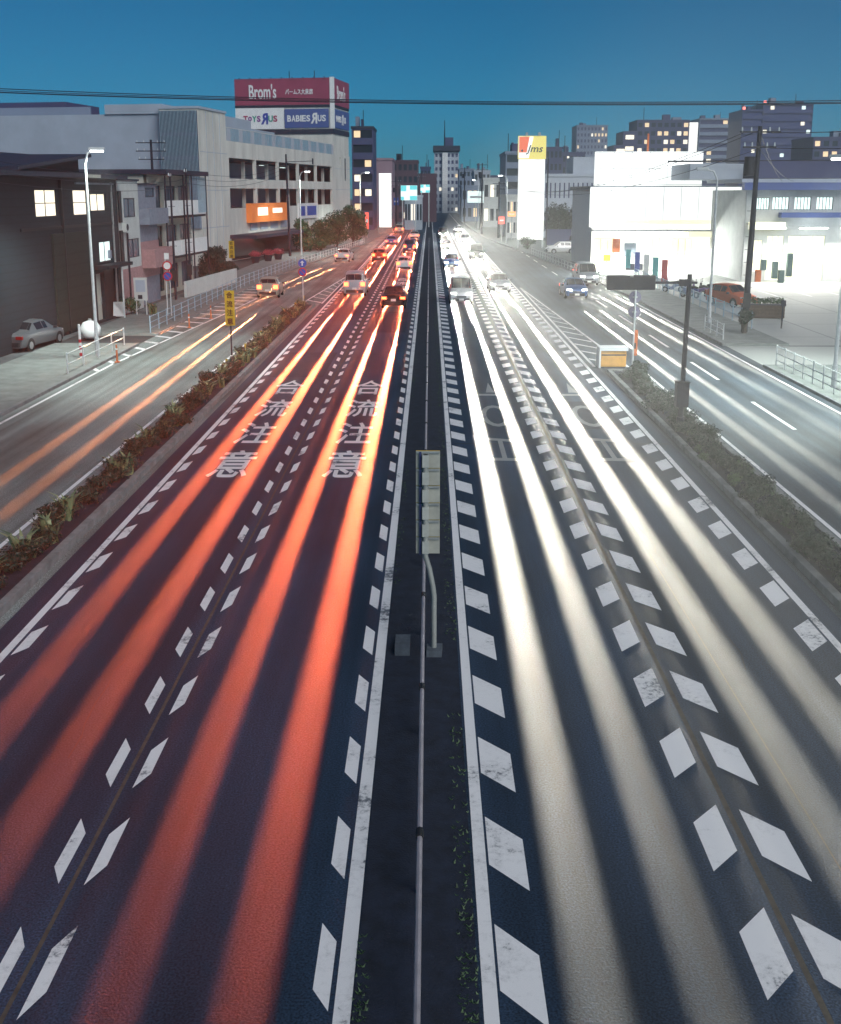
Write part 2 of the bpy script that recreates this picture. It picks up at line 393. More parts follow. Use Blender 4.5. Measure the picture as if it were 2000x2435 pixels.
# upside-down painted marks of the oncoming lanes, only partly legible in the photograph
def mark(name, pts, parent=road, m=None): return MB().poly([(x, y, MZ) for x, y in pts]).build(name, m or M_PAINT, parent)
M_WORN = paint('paint_worn', (0.30, 0.30, 0.30))
for X in (2.25, 5.55):
    ring = MB()
    for k in range(16):
        a, b = 2 * math.pi * k / 16, 2 * math.pi * (k + 1) / 16
        def pt(t, rx, ry): return (X + .12 + rx * math.cos(t), 38.3 + ry * math.sin(t), MZ)
        ring.poly([pt(a, .52, 1.9), pt(b, .52, 1.9), pt(b, .33, 1.45), pt(a, .33, 1.45)])
    ring.build('road_lettering', M_WORN, road)
    mark('road_lettering', [(X - .55, 34.4), (X + .62, 34.0), (X + .62, 34.35), (X - .55, 34.75)], m=M_WORN)
    mark('road_lettering', [(X - .5, 31.6), (X + .66, 31.5), (X + .66, 31.85), (X - .5, 31.95)], m=M_WORN)
    mark('road_lettering', [(X - .05, 31.9), (X + .1, 31.9), (X + .1, 34.3), (X - .05, 34.3)], m=M_WORN)
    mark('road_lettering', [(X - .3, 42.2), (X + .5, 42.2), (X + .5, 42.6), (X - .3, 42.6)], m=M_WORN)
    mark('road_lettering', [(X + .0, 42.9), (X + .35, 42.9), (X + .2, 45.2)], m=M_WORN)
# hatched noses at both ends of the separators
def hatch(pts, n, base):
    (x0, y0), (x1, y1), (xt, yt) = pts     # base left, base right, tip
    for a, b in (((x0, y0), (xt, yt)), ((x1, y1), (xt, yt))):
        mark('hatch_border', [(a[0] - .07, a[1]), (a[0] + .07, a[1]), (b[0] + .07, b[1]), (b[0] - .07, b[1])])
    for k in range(n):
        t = (k + .5) / n; xa, ya = x0 + (xt - x0) * t, y0 + (yt - y0) * t; xb, yb = x1 + (xt - x1) * t, y1 + (yt - y1) * t
        s = .9
        mark('hatch_stripe', [(xa + .1, ya + s), (xb - .1, yb - s), (xb - .1, yb - s + .45), (xa + .1, ya + s + .45)])
hatch([(-9.2, 78.5), (-7.75, 78.5), (-7.7, 108)], 11, 0)
hatch([(7.55, 49.5), (9.1, 49.5), (7.6, 92)], 16, 0)
fm = MB()   # edge line and zebra on the outer side of the left frontage road
for (a, b, c, d) in ((-14.9, 30, -14.75, 50), (-14.75, 50, -13.5, 71), (-13.5, 71, -12.6, 92), (-12.6, 92, -11.7, 118)):
    mark('edge_line', [(a - .07, b), (a + .07, b), (c + .07, d), (c - .07, d)])
for k in range(20):
    y = 48 + k * 2.3; x = -14.7 + (y - 48) * .052
    mark('hatch_stripe', [(-15.25, y + .6), (x - .08, y - .2), (x - .08, y + .25), (-15.25, y + 1.05)])
for k in range(14):
    mark('frontage_dash', [(12.25, 26 + k * 10), (12.4, 26 + k * 10), (12.4, 31 + k * 10), (12.25, 31 + k * 10)])
mark('edge_line', [(9.5, -10), (9.62, -10), (9.62, 48), (9.5, 48)]); mark('edge_line', [(-9.75, -10), (-9.63, -10), (-9.63, 78), (-9.75, 78)])
mark('edge_line', [(14.85, -10), (14.97, -10), (14.9, 84), (14.78, 84)])

# ------------------------------------------------------------------ plants
def leaf_cloud(mb, c, rad, n, size, rn, shell=.55, up=.3):
    for _ in range(n):
        d = Vector((rn.gauss(0, 1), rn.gauss(0, 1), rn.gauss(0, 1))).normalized()
        t = (shell + (1 - shell) * rn.random()) if rn.random() < .85 else rn.random()
        p = Vector(c) + Vector((d.x * rad[0], d.y * rad[1], d.z * rad[2])) * t
        nrm = (d + Vector((rn.uniform(-.8, .8), rn.uniform(-.8, .8), rn.uniform(-.5, .8)))).normalized()
        a = nrm.orthogonal().normalized(); a.rotate(Matrix.Rotation(rn.uniform(0, 6.28), 3, nrm)); b = nrm.cross(a)
        s = size * rn.uniform(.6, 1.4)
        mb.poly([p - a * s, p - b * s * .5 + nrm * s * .15, p + a * s, p + b * s * .5 + nrm * s * .15])
def shrub_mesh(seed, n, h, r, size, m):
    rn = random.Random(seed); mb = MB()
    for k in range(5):
        a = rn.uniform(0, 6.28); q = rn.uniform(0, r * .6)
        leaf_cloud(mb, (math.cos(a) * q, math.sin(a) * q, h * rn.uniform(.35, .75)), (r * .55, r * .55, h * .42), n // 5, size, rn, .4)
    return mb.mesh('foliage', m)
def blade_mesh(seed, n, h, m):
    rn = random.Random(seed); mb = MB()
    for k in range(n):
        a = rn.uniform(0, 6.28); L = h * rn.uniform(.6, 1.2); o = Vector((rn.uniform(-.12, .12), rn.uniform(-.12, .12), 0))
        d = Vector((math.cos(a), math.sin(a), 0)); s = d.cross(Vector((0, 0, 1))) * .032
        p1 = o + d * L * .25 + Vector((0, 0, L * .65)); p2 = o + d * L * .62 + Vector((0, 0, L * .8))
        mb.poly([o - s, o + s, p1 + s, p1 - s]); mb.poly([p1 - s, p1 + s, p2])
    return mb.mesh('foliage', m)
def stem(parent, h=.3): return MB().tube([(0, 0, -.02), (.02, .01, h)], [.025, .012], 5).build('stem', M_BARK, parent)
PALE = [blade_mesh(k, 22, .58, M_LEAFP) for k in range(4)]
DARK = [shrub_mesh(20 + k, 800, .58, .66, .05, M_LEAFD) for k in range(4)]
MID = [shrub_mesh(30 + k, 600, .55, .55, .05, M_LEAF) for k in range(3)]
stem_me = MB().tube([(0, 0, -.02), (.02, .01, .3)], [.025, .012], 5).mesh('stem', M_BARK)
def plant(meshes, name, label, grp, x, y, z, sc, cat='shrub'):
    t = thing(name, label, cat, (x, y, z), rnd.uniform(0, 6.28), grp)
    f = link('foliage', rnd.choice(meshes), t); f.scale = (sc, sc, sc * rnd.uniform(.8, 1.15))
    link('stem', stem_me, t)
y = 11.5
while y < 76:
    plant(DARK, 'low_shrub', 'low dark shrub in the planting strip beside the red lanes', 'dark shrubs in the strip left of the main road', -8.72 + rnd.uniform(-.2, .2), y, .1, rnd.uniform(.7, 1.05))
    if rnd.random() < .85:
        plant(PALE, 'leafy_plant', 'pale long-leaved plant in the planting strip beside the red lanes', 'pale plants in the strip left of the main road', -8.65 + rnd.uniform(-.3, .3), y + rnd.uniform(-.4, .4), .1, rnd.uniform(.8, 1.35), 'plant')
    y += rnd.uniform(.85, 1.15)
y = 11.5
while y < 46:
    plant(DARK, 'low_shrub', 'low dark shrub in the planting strip with the traffic signal post', 'dark shrubs in the strip right of the main road', 8.55 + rnd.uniform(-.25, .25), y, .1, rnd.uniform(.75, 1.1))
    if rnd.random() < .22:
        plant(MID, 'low_shrub', 'green shrub among dark ones by the traffic signal post', 'green shrubs in the strip right of the main road', 8.5 + rnd.uniform(-.4, .4), y + .4, .1, rnd.uniform(.5, .8))
    y += rnd.uniform(.8, 1.05)
wd = MB(); rn = random.Random(5)   # weeds along both sides of the median
for k in range(2200):
    yy = 9 + 130 * rn.random() ** 1.7; sx = rn.random() < .62
    if (math.sin(yy * .9 + (2 if sx else 0)) + math.sin(yy * .31)) < (-1.1 if sx else .1): continue
    x = (rn.uniform(.30, .50) if sx else rn.uniform(-.74, -.6)); h = rn.uniform(.015, .055); a = rn.uniform(0, 6.28); s = .014
    wd.poly([(x - s, yy, .01), (x + s, yy, .01), (x + math.cos(a) * h * .8, yy + math.sin(a) * h * .8, h)])
    wd.poly([(x, yy - s, .01), (x, yy + s, .01), (x - math.cos(a) * h * .9, yy + .02, h * .8)])
o = wd.build('weeds', M_LEAF); tag(o, 'thin green weeds growing along the edges of the median', 'weeds'); o['kind'] = 'stuff'

def tree(label, x, y, h, rx, ry, n, m=M_LEAF, seed=0, trunk_h=1.2, leaf=.16, low=.12, name='broadleaf_tree', cat='tree', group=None):
    rn = random.Random(seed); t = thing(name, label, cat, (x, y, 0), 0, group)
    tk = MB().tube([(0, 0, -.1), (.05, 0, trunk_h), (0, .1, h * .7)], [.17, .13, .04], 7)
    for k in range(6):
        a = k * 1.05; tk.tube([(0, 0, trunk_h * (.8 + .1 * k)), (math.cos(a) * rx * .6, math.sin(a) * ry * .6, h * rn.uniform(.45, .8))], [.08, .02], 5)
    tk.build('trunk', M_BARK, t)
    cr = MB()
    k = 0
    while k < 15:
        a = rn.uniform(0, 6.28); q = math.sqrt(rn.random()); zz = rn.uniform(low + .18, .82)
        wz = math.sin(math.pi * min(1, (zz - low) / (1 - low) * .9 + .12))
        leaf_cloud(cr, (math.cos(a) * q * rx * .72 * wz, math.sin(a) * q * ry * .72 * wz, h * zz), (rx * .42, ry * .42, h * .18), n // 15, leaf, rn, .6); k += 1
    cr.build('crown', m, t); return t

# ------------------------------------------------------------------ walls with real openings
def wall_mesh(W, H, holes, depth=.16, z0=0.0, th=0.0):
    """front face in the plane y=0 (x 0..W, z z0..H) with rectangular holes (x0,x1,z0,z1) and reveals going to +depth"""
    mb = MB(); xs = sorted({0, W, *[h[0] for h in holes], *[h[1] for h in holes]}); zs = sorted({z0, H, *[h[2] for h in holes], *[h[3] for h in holes]})
    for xa, xb in zip(xs, xs[1:]):
        for za, zb in zip(zs, zs[1:]):
            cx, cz = (xa + xb) / 2, (za + zb) / 2
            if any(h[0] < cx < h[1] and h[2] < cz < h[3] for h in holes): continue
            mb.poly([(xa, 0, za), (xb, 0, za), (xb, 0, zb), (xa, 0, zb)])
    for a, b, c, d in holes:
        mb.poly([(a, 0, c), (a, depth, c), (b, depth, c), (b, 0, c)]); mb.poly([(a, 0, d), (b, 0, d), (b, depth, d), (a, depth, d)])
        mb.poly([(a, 0, c), (a, 0, d), (a, depth, d), (a, depth, c)]); mb.poly([(b, 0, c), (b, depth, c), (b, depth, d), (b, 0, d)])
    return mb
_wc = {}
def window(parent, x0, x1, z0, z1, y=.10, pane=M_GLASS, frame=M_DARKM, mull=1, trans=0, rot=None, loc=None):
    """window part: frame with mullions, pane as its sub-part; meshes shared between windows of one size"""
    k = (round(x1 - x0, 2), round(z1 - z0, 2), mull, trans, frame.name)
    W, H = k[0], k[1]
    if k not in _wc:
        f = MB(); t = .05
        f.box(0, t, 0, .06, 0, H); f.box(W - t, W, 0, .06, 0, H); f.box(t, W - t, 0, .06, 0, t); f.box(t, W - t, 0, .06, H - t, H)
        for i in range(1, mull + 1): f.box(W * i / (mull + 1) - .025, W * i / (mull + 1) + .025, .004, .056, t, H - t)
        for i in range(1, trans + 1): f.box(t, W - t, .006, .054, H * i / (trans + 1) - .02, H * i / (trans + 1) + .02)
        p = MB().poly([(t, .03, t), (W - t, .03, t), (W - t, .03, H - t), (t, .03, H - t)])
        _wc[k] = (f.mesh('window', frame), p.mesh('pane', pane))
    fm_, pm = _wc[k]
    o = link('window', fm_, parent, (x0, y, z0)); link('pane', pm, o, m=pane)
    return o
def side_xform(o, loc, rz): o.location = loc; o.rotation_euler = (0, 0, rz); return o

# ---- left: charcoal three-storey house
def frame_from(pL, pR):
    a = at(pL[0], 700, pL[1]); b = at(pR[0], 700, pR[1]); a.z = b.z = 0
    d = b - a; return a, math.atan2(d.y, d.x), d.length
def framedist(pL, pR, x):
    """distance along the facade line at which the photograph column x is met"""
    a, rz, L = frame_from(pL, pR); u = Vector((math.cos(rz), math.sin(rz), 0)); r = ray(x, 700)
    # solve a + s u  parallel to r in plan
    den = u.x * r.y - u.y * r.x
    return (a.y * r.x - a.x * r.y) / den if abs(den) > 1e-9 else 0
def zat(y, Y, x=600):
    return at(x, y, Y).z

F1 = ((-420, 38.5), (291, 70.5)); O1, A1, L1 = frame_from(*F1)
h1 = thing('charcoal_house', 'charcoal three-storey house with lit upper windows beside the tall street lamp', 'house', O1, A1)
def X1(x): return framedist(*F1, x)
wins = []
for xa, xb, ya, yb, pm, mu, tr in ((100, 151, 450, 516, M_LITW, 1, 1), (189, 222, 451, 512, M_LITW, 0, 1), (229, 265, 460, 502, M_LITW, 1, 0), (243, 272, 573, 622, M_LITC, 1, 0)):
    s0, s1 = X1(xa), X1(xb); Yc = 38.5 + (s0 + s1) / 2; wins.append((s0, s1, zat(yb, Yc, xa), zat(ya, Yc, xa), pm, mu, tr))
door = (X1(231), X1(250), .15, 3.0)
opening = (X1(252), X1(284), .15, 3.15)
LW = L1
box('wall', M_DWALL, h1, 0, LW, .35, 9.5, 0, 8.6)
wm = wall_mesh(LW, 8.6, [(a, b, c, d) for a, b, c, d, *_ in wins] + [door, opening], .34)
wm.build('wall', M_DWALL, h1)
for a, b, c, d, pm, mu, tr in wins: window(h1, a, b, c, d, .06, pm, M_DARKM, mu, tr)
box('wall_panel', M_DWALL2, h1, X1(131), X1(222), -.12, -.003, .2, 5.6)
box('cornice', M_HGREY, h1, X1(195), X1(282), -.10, -.003, 8.25, 8.36)
dr = box('door', M_CREAM, h1, door[0] + .05, door[1] - .05, .22, .28, .15, 2.95); box('handle', M_GALV, dr, door[1] - .22, door[1] - .16, .16, .216, 1.1, 1.5)
box('entrance_canopy', M_DWALL, h1, door[0] - .2, opening[1] + .3, -.9, -.004, 3.3, 3.5)
box('dark_entry', M_BLACK, h1, opening[0], opening[1], .30, .345, .15, 3.15)
box('downpipe', M_WHITEM, h1, opening[0] + .9, opening[0] + 1.0, -.82, -.74, .12, 3.3)
rf = MB()   # monopitch slab with deep eaves, gable raised at the near end
rf.prism([(-.4, -.7), (LW + .25, -.7), (LW + .25, 9.8), (-.4, 9.8)], 8.6, 8.85); rf.build('roof', M_DROOF, h1)
g0 = X1(205); gs = X1(40)
gb = MB(); gb.poly([(gs, -.05, 8.85), (g0, -.05, 8.85), (g0, -.05, 9.75), (gs, -.05, 8.9)]); gb.poly([(g0, -.05, 8.85), (g0, 6, 8.85), (g0, 6, 9.75), (g0, -.05, 9.75)])
gb.build('gable', M_DWALL, h1)
gr = MB(); s = .18
gr.v += [(gs - .5, -.8, 8.86), (g0 + .1, -.8, 9.76), (g0 + .1, 6.2, 9.76), (gs - .5, 6.2, 8.86), (gs - .5, -.8, 8.86 + s), (g0 + .1, -.8, 9.76 + s), (g0 + .1, 6.2, 9.76 + s), (gs - .5, 6.2, 8.86 + s)]
box('corner_trim', M_BLACK, h1, X1(157), X1(159), -.16, -.003, .1, 8.5); box('floor_band', M_BLACK, h1, X1(60), X1(282), -.06, -.0035, 5.85, 6.0)
gr.f += [(0, 3, 2, 1), (4, 5, 6, 7), (0, 1, 5, 4), (1, 2, 6, 5), (2, 3, 7, 6), (3, 0, 4, 7)]; gr.build('upper_roof', M_DROOF, h1)
box('vent_strip', M_CREAM, h1, X1(190), X1(224), -.85, -.8, 8.62, 8.8)

# ---- white / grey / pink house
F2 = ((292, 71.0), (398, 81.5)); O2, A2, L2 = frame_from(*F2)
h2 = thing('white_pink_house', 'white and grey town house with pink tiled ground floor between charcoal house and balconied flats', 'house', O2, A2)
def X2(x): return framedist(*F2, x)
xs = X2(341); ya = 76
hw = [(X2(306), X2(334), zat(517, 73, 320), zat(471, 73, 320)), (X2(312), X2(339), zat(613, 73.5, 320), zat(568, 73.5, 320))]
wall_mesh(xs, 8.55, hw, .16).build('wall', M_HWHITE, h2)
for q in hw: window(h2, *q, .06, M_GLASSB, M_DARKM, 1, 0)
box('wall', M_HWHITE, h2, 0, xs, .17, 8, 0, 8.55)
wall_mesh(xs, 3.1, [], .1, .12)
pk = box('pink_tiles', M_PINK, h2, .02, xs - .02, -.05, -.003, .7, 2.9)
side = [(X2(374), X2(397), zat(469, 80, 380), zat(446, 80, 380))]
w2 = wall_mesh(L2 - xs, 8.3, [(a - xs, b - xs, c, d) for a, b, c, d in side], .2).build('wall', M_HGREY, h2); w2.location = (xs, .5, 0)
box('wall', M_HGREY, h2, xs + .02, L2, .72, 8, 0, 8.3)
for a, b, c, d in side: window(h2, a, b, c, d, .6, M_GLASSB, M_DARKM, 0, 0)
box('pink_tiles', M_PINK, h2, xs + .01, L2 - .02, .44, .497, 1.9, 4.4)
box('balcony_wall', M_PINK, h2, xs + 1.6, L2 + .3, -.5, .43, 2.6, 3.9)
box('balcony_wall', M_HGREY, h2, xs + 1.4, L2 + .3, -.3, .49, 5.6, 6.7)
box('roof', M_DROOF, h2, -.05, xs + .1, -.1, 8.1, 8.552, 8.66); box('roof', M_DROOF, h2, xs + .102, L2 + .1, .4, 8.1, 8.302, 8.42)
box('downpipe', M_DARKM, h2, X2(307), X2(309), -.14, -.06, .12, 5.2)
for q, zz in ((X2(283), 3.4), (X2(288), 5.9)):
    box('shutter_box', M_BLACK, h2, max(.02, q + .1), max(.02, q) + .55, -.1, -.004, zz, zz + 2.0)

# ---- flats with white balconies
F3 = ((400, 82.0), (495, 92.5)); O3, A3, L3 = frame_from(*F3)
h3 = thing('balcony_flats', 'three-storey flats with white balcony walls and a low garden wall', 'building', O3, A3)
box('wall', M_CREAM, h3, 0, L3, 1.45, 10, 0, 9.1)
fw = []
for fl_ in range(3):
    for b in range(3): fw.append((.4 + b * L3 / 3, L3 / 3 * (b + 1) - .4, .35 + fl_ * 3.0, 2.3 + fl_ * 3.0))
wl = wall_mesh(L3, 9.1, fw, .2).build('wall', M_CREAM, h3); wl.location = (0, 1.2, 0)
for i, q in enumerate(fw): window(h3, *q, 1.3, [M_GLASS, M_GLASSB, M_GLASSB, M_GLASS, M_GLASSB][i % 5], M_DARKM, 1, 0)
for fl_ in (1, 2):
    box('balcony_slab', M_BLACK, h3, -.1, L3 + .1, -.05, 1.2, 3.0 * fl_ - .12, 3.0 * fl_ + .06)
    n = 3
    for b in range(n): box('balcony_panel', M_WHITE, h3, b * L3 / n + .05, (b + 1) * L3 / n - .05, -.12, -.02, 3.0 * fl_ + .07, 3.0 * fl_ + 1.2)
box('roof_slab', M_DROOF, h3, -.3, L3 + .2, -.4, 10.2, 9.1, 9.45)
for b in (0, L3 * .42, L3 * .62, L3): box('downpipe', M_DARKM, h3, b - .05, b + .05, -.22, -.13, .1, 9.1)
box('garden_wall', M_HWHITE, h3, -.2, L3 + 4, -1.5, -1.3, 0, 1.3)
ex = MB()
for k in range(9): ex.box(L3 - 2.2 + k * .25, L3 - 2.12 + k * .25, -.18, -.14, 6.2, 9.0)
ex.build('slat_screen', M_BLUEM, h3)

# ---- long dark roof behind the houses
F4 = ((150, 74.0), (488, 103.0)); O4, A4, L4 = frame_from(*F4)
u4 = Vector((math.cos(A4 + math.pi / 2), math.sin(A4 + math.pi / 2), 0))
h4 = thing('long_roofed_building', 'long low building with dark sloping roof rising behind the houses', 'building', O4 + u4 * 10.5, A4)
box('wall', M_DWALL, h4, 0, L4, 0, 12, 0, 9.3)
r4 = MB(); r4.prism([(-.4, 9.2), (-.4, 9.2)], 0, 0) if False else None
r4 = MB(); r4.v += [(-.4, -.8, 9.25), (L4 + .4, -.8, 9.25), (L4 + .4, 6, 11.3), (-.4, 6, 11.3), (L4 + .4, 12.8, 9.25), (-.4, 12.8, 9.25)]
r4.f += [(0, 1, 2, 3), (3, 2, 4, 5), (0, 3, 5), (1, 4, 2), (0, 5, 4, 1)]; r4.build('roof', M_DROOF, h4)

# ------------------------------------------------------------------ the store with parking decks and roof sign
FS = ((490, 119.0), (836, 184.0)); OS, AS, LS = frame_from(*FS)
def XS(x): return framedist(*FS, x)
st = thing('department_store', 'pale multi-deck store with glazed corner tower and open parking levels', 'building', OS, AS)
tw = XS(552); s800 = XS(800)
# tower
box('tower_wall', M_LWALL, st, .02, tw, 0.02, 4.4, 0, 16.4)
for k in range(1, 4): box('panel_joint', M_GWALL, st, .03, tw - .02, -.02, .019, k * 4.0, k * 4.0 + .06)
for k in range(1, 4): box('panel_joint', M_GWALL, st, tw * k / 4 - .03, tw * k / 4 + .03, -.024, .0185, .1, 16.3)
box('tower_coping', M_GWALL, st, -.1, tw + .1, -.1, 4.5, 16.4, 16.65)
lv = thing  # louvred glazed end of the tower: faces the camera side (local -x)
box('tower_glazing', M_GLASSB, st, -.10, .018, .15, 4.3, 9.0, 16.2)
for zz in (11.2, 13.6): box('tower_beam', M_APTD, st, -.22, -.101, .15, 4.3, zz, zz + .35)
for k in range(27):
    yy = .18 + k * .155; box('louvre', M_BLUEM, st, -.30, -.225, yy, yy + .045, 4, 16.2)
box('tower_base_wall', M_APTG, st, -.10, .018, .15, 4.3, 4, 8.98)
# main body and decks
bays = [tw + .6 + (s800 - tw - 2.0) * k / 5 for k in range(6)]
holes = []
for k in range(5):
    holes.append((bays[k] + (.0 if k == 0 else .45), bays[k + 1] - .0, 9.35, 11.65)); holes.append((bays[k] + (.0 if k == 0 else .6), bays[k + 1], 6.0, 8.25))
fx = LS - .0
wb = wall_mesh(fx, 13.5, holes + [(s800 + 3.4, s800 + 4.2, 12.0, 13.2)], .35).build('deck_wall', M_LWALL, st)
bd = MB()
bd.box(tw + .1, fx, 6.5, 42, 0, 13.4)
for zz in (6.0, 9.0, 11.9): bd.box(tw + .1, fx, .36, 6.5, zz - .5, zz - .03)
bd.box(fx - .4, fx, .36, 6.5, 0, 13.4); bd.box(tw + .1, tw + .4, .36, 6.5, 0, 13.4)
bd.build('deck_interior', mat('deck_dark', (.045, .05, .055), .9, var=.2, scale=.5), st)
box('roof_deck', M_CONC, st, tw + .1, fx, .36, 42, 13.42, 13.5)
for k in range(1, 6):
    box('column', M_LWALL, st, bays[k] - .15 - .45, bays[k] + .15 - .45, 1.2, 1.6, 5.6, 11.9)
box('deck_lamp', M_LITC, st, bays[2] + 2.2, bays[2] + 3.4, 3, 3.3, 11.25, 11.32); box('deck_lamp', M_LITC, st, bays[3] + .5, bays[3] + 2.6, 2.5, 2.8, 11.1, 11.2)
# sloping rail screen on the roof edge
n = 34
for k in range(n):
    a = tw + .2 + (s800 - tw - .4) * k / n; b = tw + .2 + (s800 - tw - .4) * (k + 1) / n - .12
    box('rail_panel', M_BLUEM if k % 3 else M_APTW, st, a, b, .02, .08, 13.52, 14.9)
box('rail', M_WHITEM, st, tw + .1, s800, 0, .1, 14.91, 15.0)
# signs low on the facade
oz0, oz1 = zat(527, 138, 620), zat(483, 138, 620)
os_ = MB().box(XS(592), XS(676), -.75, -.02, oz0, oz1).build('orange_sign', M_ORSIGN, st)
for xa, xb, za, zb in ((.15, .42, .35, .78), (.56, .84, .45, .72)):
    W = XS(676) - XS(592); MB().box(XS(592) + W * xa, XS(592) + W * xb, -.775, -.755, oz0 + (oz1 - oz0) * za, oz0 + (oz1 - oz0) * zb).build('white_emblem', M_LITW, os_)
sg = box('wall_sign', M_WHITE, st, XS(712), XS(756), -.25, -.01, 4.2, 6.3)
box('blue_emblem', M_BLUES, sg, XS(731), XS(752), -.28, -.253, 4.6, 5.9); box('blue_emblem', M_BLUES, sg, XS(716), XS(726), -.28, -.253, 4.6, 5.9)
# entrance: dark canopy and shopfront
box('entrance_canopy', M_DROOF, st, XS(552), XS(700), -3.2, -.02, 2.6, 3.0)
box('shopfront', M_GLASS, st, XS(556), XS(690), -.1, -.015, .12, 2.6)
for k in range(4): box('wall_panel', M_GWALL, st, XS(600 + k * 24), XS(616 + k * 24), -.08, -.012, 3.3, 4.3)
# grey wing at the left, rising behind the houses
box('wing', M_GWALL, st, 1.2, 40, 4.45, 62, 0, 16.0)
box('wing_step', M_GWALL, st, 1.0, 30, 4.46, 11.0, 16.0, 17.0)
box('roof_plant', M_APTD, st, 4, 12, 17, 27, 16.02, 17.6); box('roof_plant_screen', M_APTG, st, 3.5, 3.9, 14, 30, 16.02, 17.0)
box('stair_head', M_APTD, st, tw + 1.5, tw + 6, 8, 14, 13.52, 17.0)
# roof sign box: front turned to the camera side (local -x), side along the road
y2 = 15.8; xf = s800; xb_ = LS
zs0, zs1, zs2, zs3 = 16.7, 17.4, 20.6, 24.9
sb = box('sign_box', M_LWALL, st, xf + .1, xb_ - .1, .12, y2 - .1, 13.52, 24.6)
box('sign_band', M_DROOF, sb, xf - .02, xb_ + .02, 0, y2, zs0 - .1, zs1 - .05); box('sign_band', M_DROOF, sb, xf - .02, xb_ + .02, 0, y2, zs2, zs2 + .35)
def fpanel(m, ya, yb, za, zb):   # panel on the front (local -x) ; y measured from the facade inwards
    return box('sign_panel', m, sb, xf - .06, xf + .095, ya, yb, za, zb)
fpanel(M_RED, .55, y2 - .05, zs2 + .38, zs3); fpanel(M_WHITE, y2 * .5, y2 - .05, zs1, zs2 - .05); fpanel(M_BLUEPAN, .75, y2 * .5 - .1, zs1 + .15, zs2 - .25)
box('sign_panel', M_RED, sb, xf + .5, xb_ - .05, -.06, .115, zs2 + .38, zs3); box('sign_panel', M_BLUEPAN, sb, xf + .55, xb_ - .2, -.06, .115, zs1 + .15, zs2 - .25)
def ftext(s, m, yc, zc, w, h, **k):
    o = letter(s, m, sb, (xf - .085, yc, zc), w, h, **k); o.rotation_euler = (math.pi / 2, 0, -math.pi / 2); return o
ftext("Brom's", M_DWHITE, y2 * .71, 23.0, 4.4, 2.2, bold=.02); ftext('バームス大泉店', M_DWHITE, y2 * .34, 22.9, 4.4, .85, bold=.02)
M_TRED = mat('toy_red', (.38, .05, .12), .6); M_TGREEN = mat('toy_green', (.02, .30, .22), .6); M_TBLUE = mat('toy_blue', (.03, .06, .35), .6); M_TPUR = mat('toy_purple', (.22, .05, .25), .6)
yy = y2 - 1.35
for ch, m, w_, h_ in (('T', M_TRED, .72, .95), ('o', M_TPUR, .6, .72), ('Y', M_TGREEN, .72, .9), ('S', M_TPUR, .6, .9), ('R', M_TBLUE, 1.15, 1.7), ('U', M_TGREEN, .75, .95), ('S', M_TRED, .66, .95)):
    ftext(ch, m, yy - w_ / 2, 18.95, w_, h_, bold=.035, mirror=(ch == 'R')); yy -= w_ + .05
yy = y2 * .5 - .55
for ch in 'BABIESЯUS':
    w_, h_ = (1.05, 1.6) if ch == 'Я' else ((.62, .95) if ch != 'I' else (.22, .95))
    ftext('R' if ch == 'Я' else ch, M_DWHITE, yy - w_ / 2, 18.95, w_, h_, bold=.03, mirror=(ch == 'Я')); yy -= w_ + .07
o = letter("Brom's", M_DWHITE, sb, (xf + .5 + (xb_ - xf) * .42, -.085, 22.9), 5.2, 2.2, bold=.02)
o = letter('BABIES', M_DWHITE, sb, (xf + 3.0, -.085, 18.95), 3.2, .95, bold=.03); o = letter('R', M_DWHITE, sb, (xf + 5.4, -.085, 18.95), 1.1, 1.6, bold=.03, mirror=True)
o = letter('US', M_DWHITE, sb, (xf + 6.9, -.085, 18.95), 1.2, .95, bold=.03)
for k in range(9): box('sign_lamp', M_DARKM, sb, xf - .5, xf - .07, 1.2 + k * 1.7, 1.3 + k * 1.7, zs3 + .02, zs3 + .12)
for k in range(2): MB().tube([(xf + .4, 3 + k * 4, zs3), (xf + .4, 3 + k * 4, zs3 + 1.1)], .06, 6).build('roof_mast', M_DARKM, sb)
box('corner_post', M_WHITE, sb, xf - .12, xf + .42, -.12, .50, zs1, zs3 + .1)
box('slit_window', M_GLASS, st, s800 + 6.5, s800 + 7.2, -.03, .06, 9.6, 13.1)
for k in range(3): box('panel_joint', M_GWALL, st, s800 + .3, LS - .2, -.012, -.002, 5.0 + k * 3.2, 5.05 + k * 3.2)

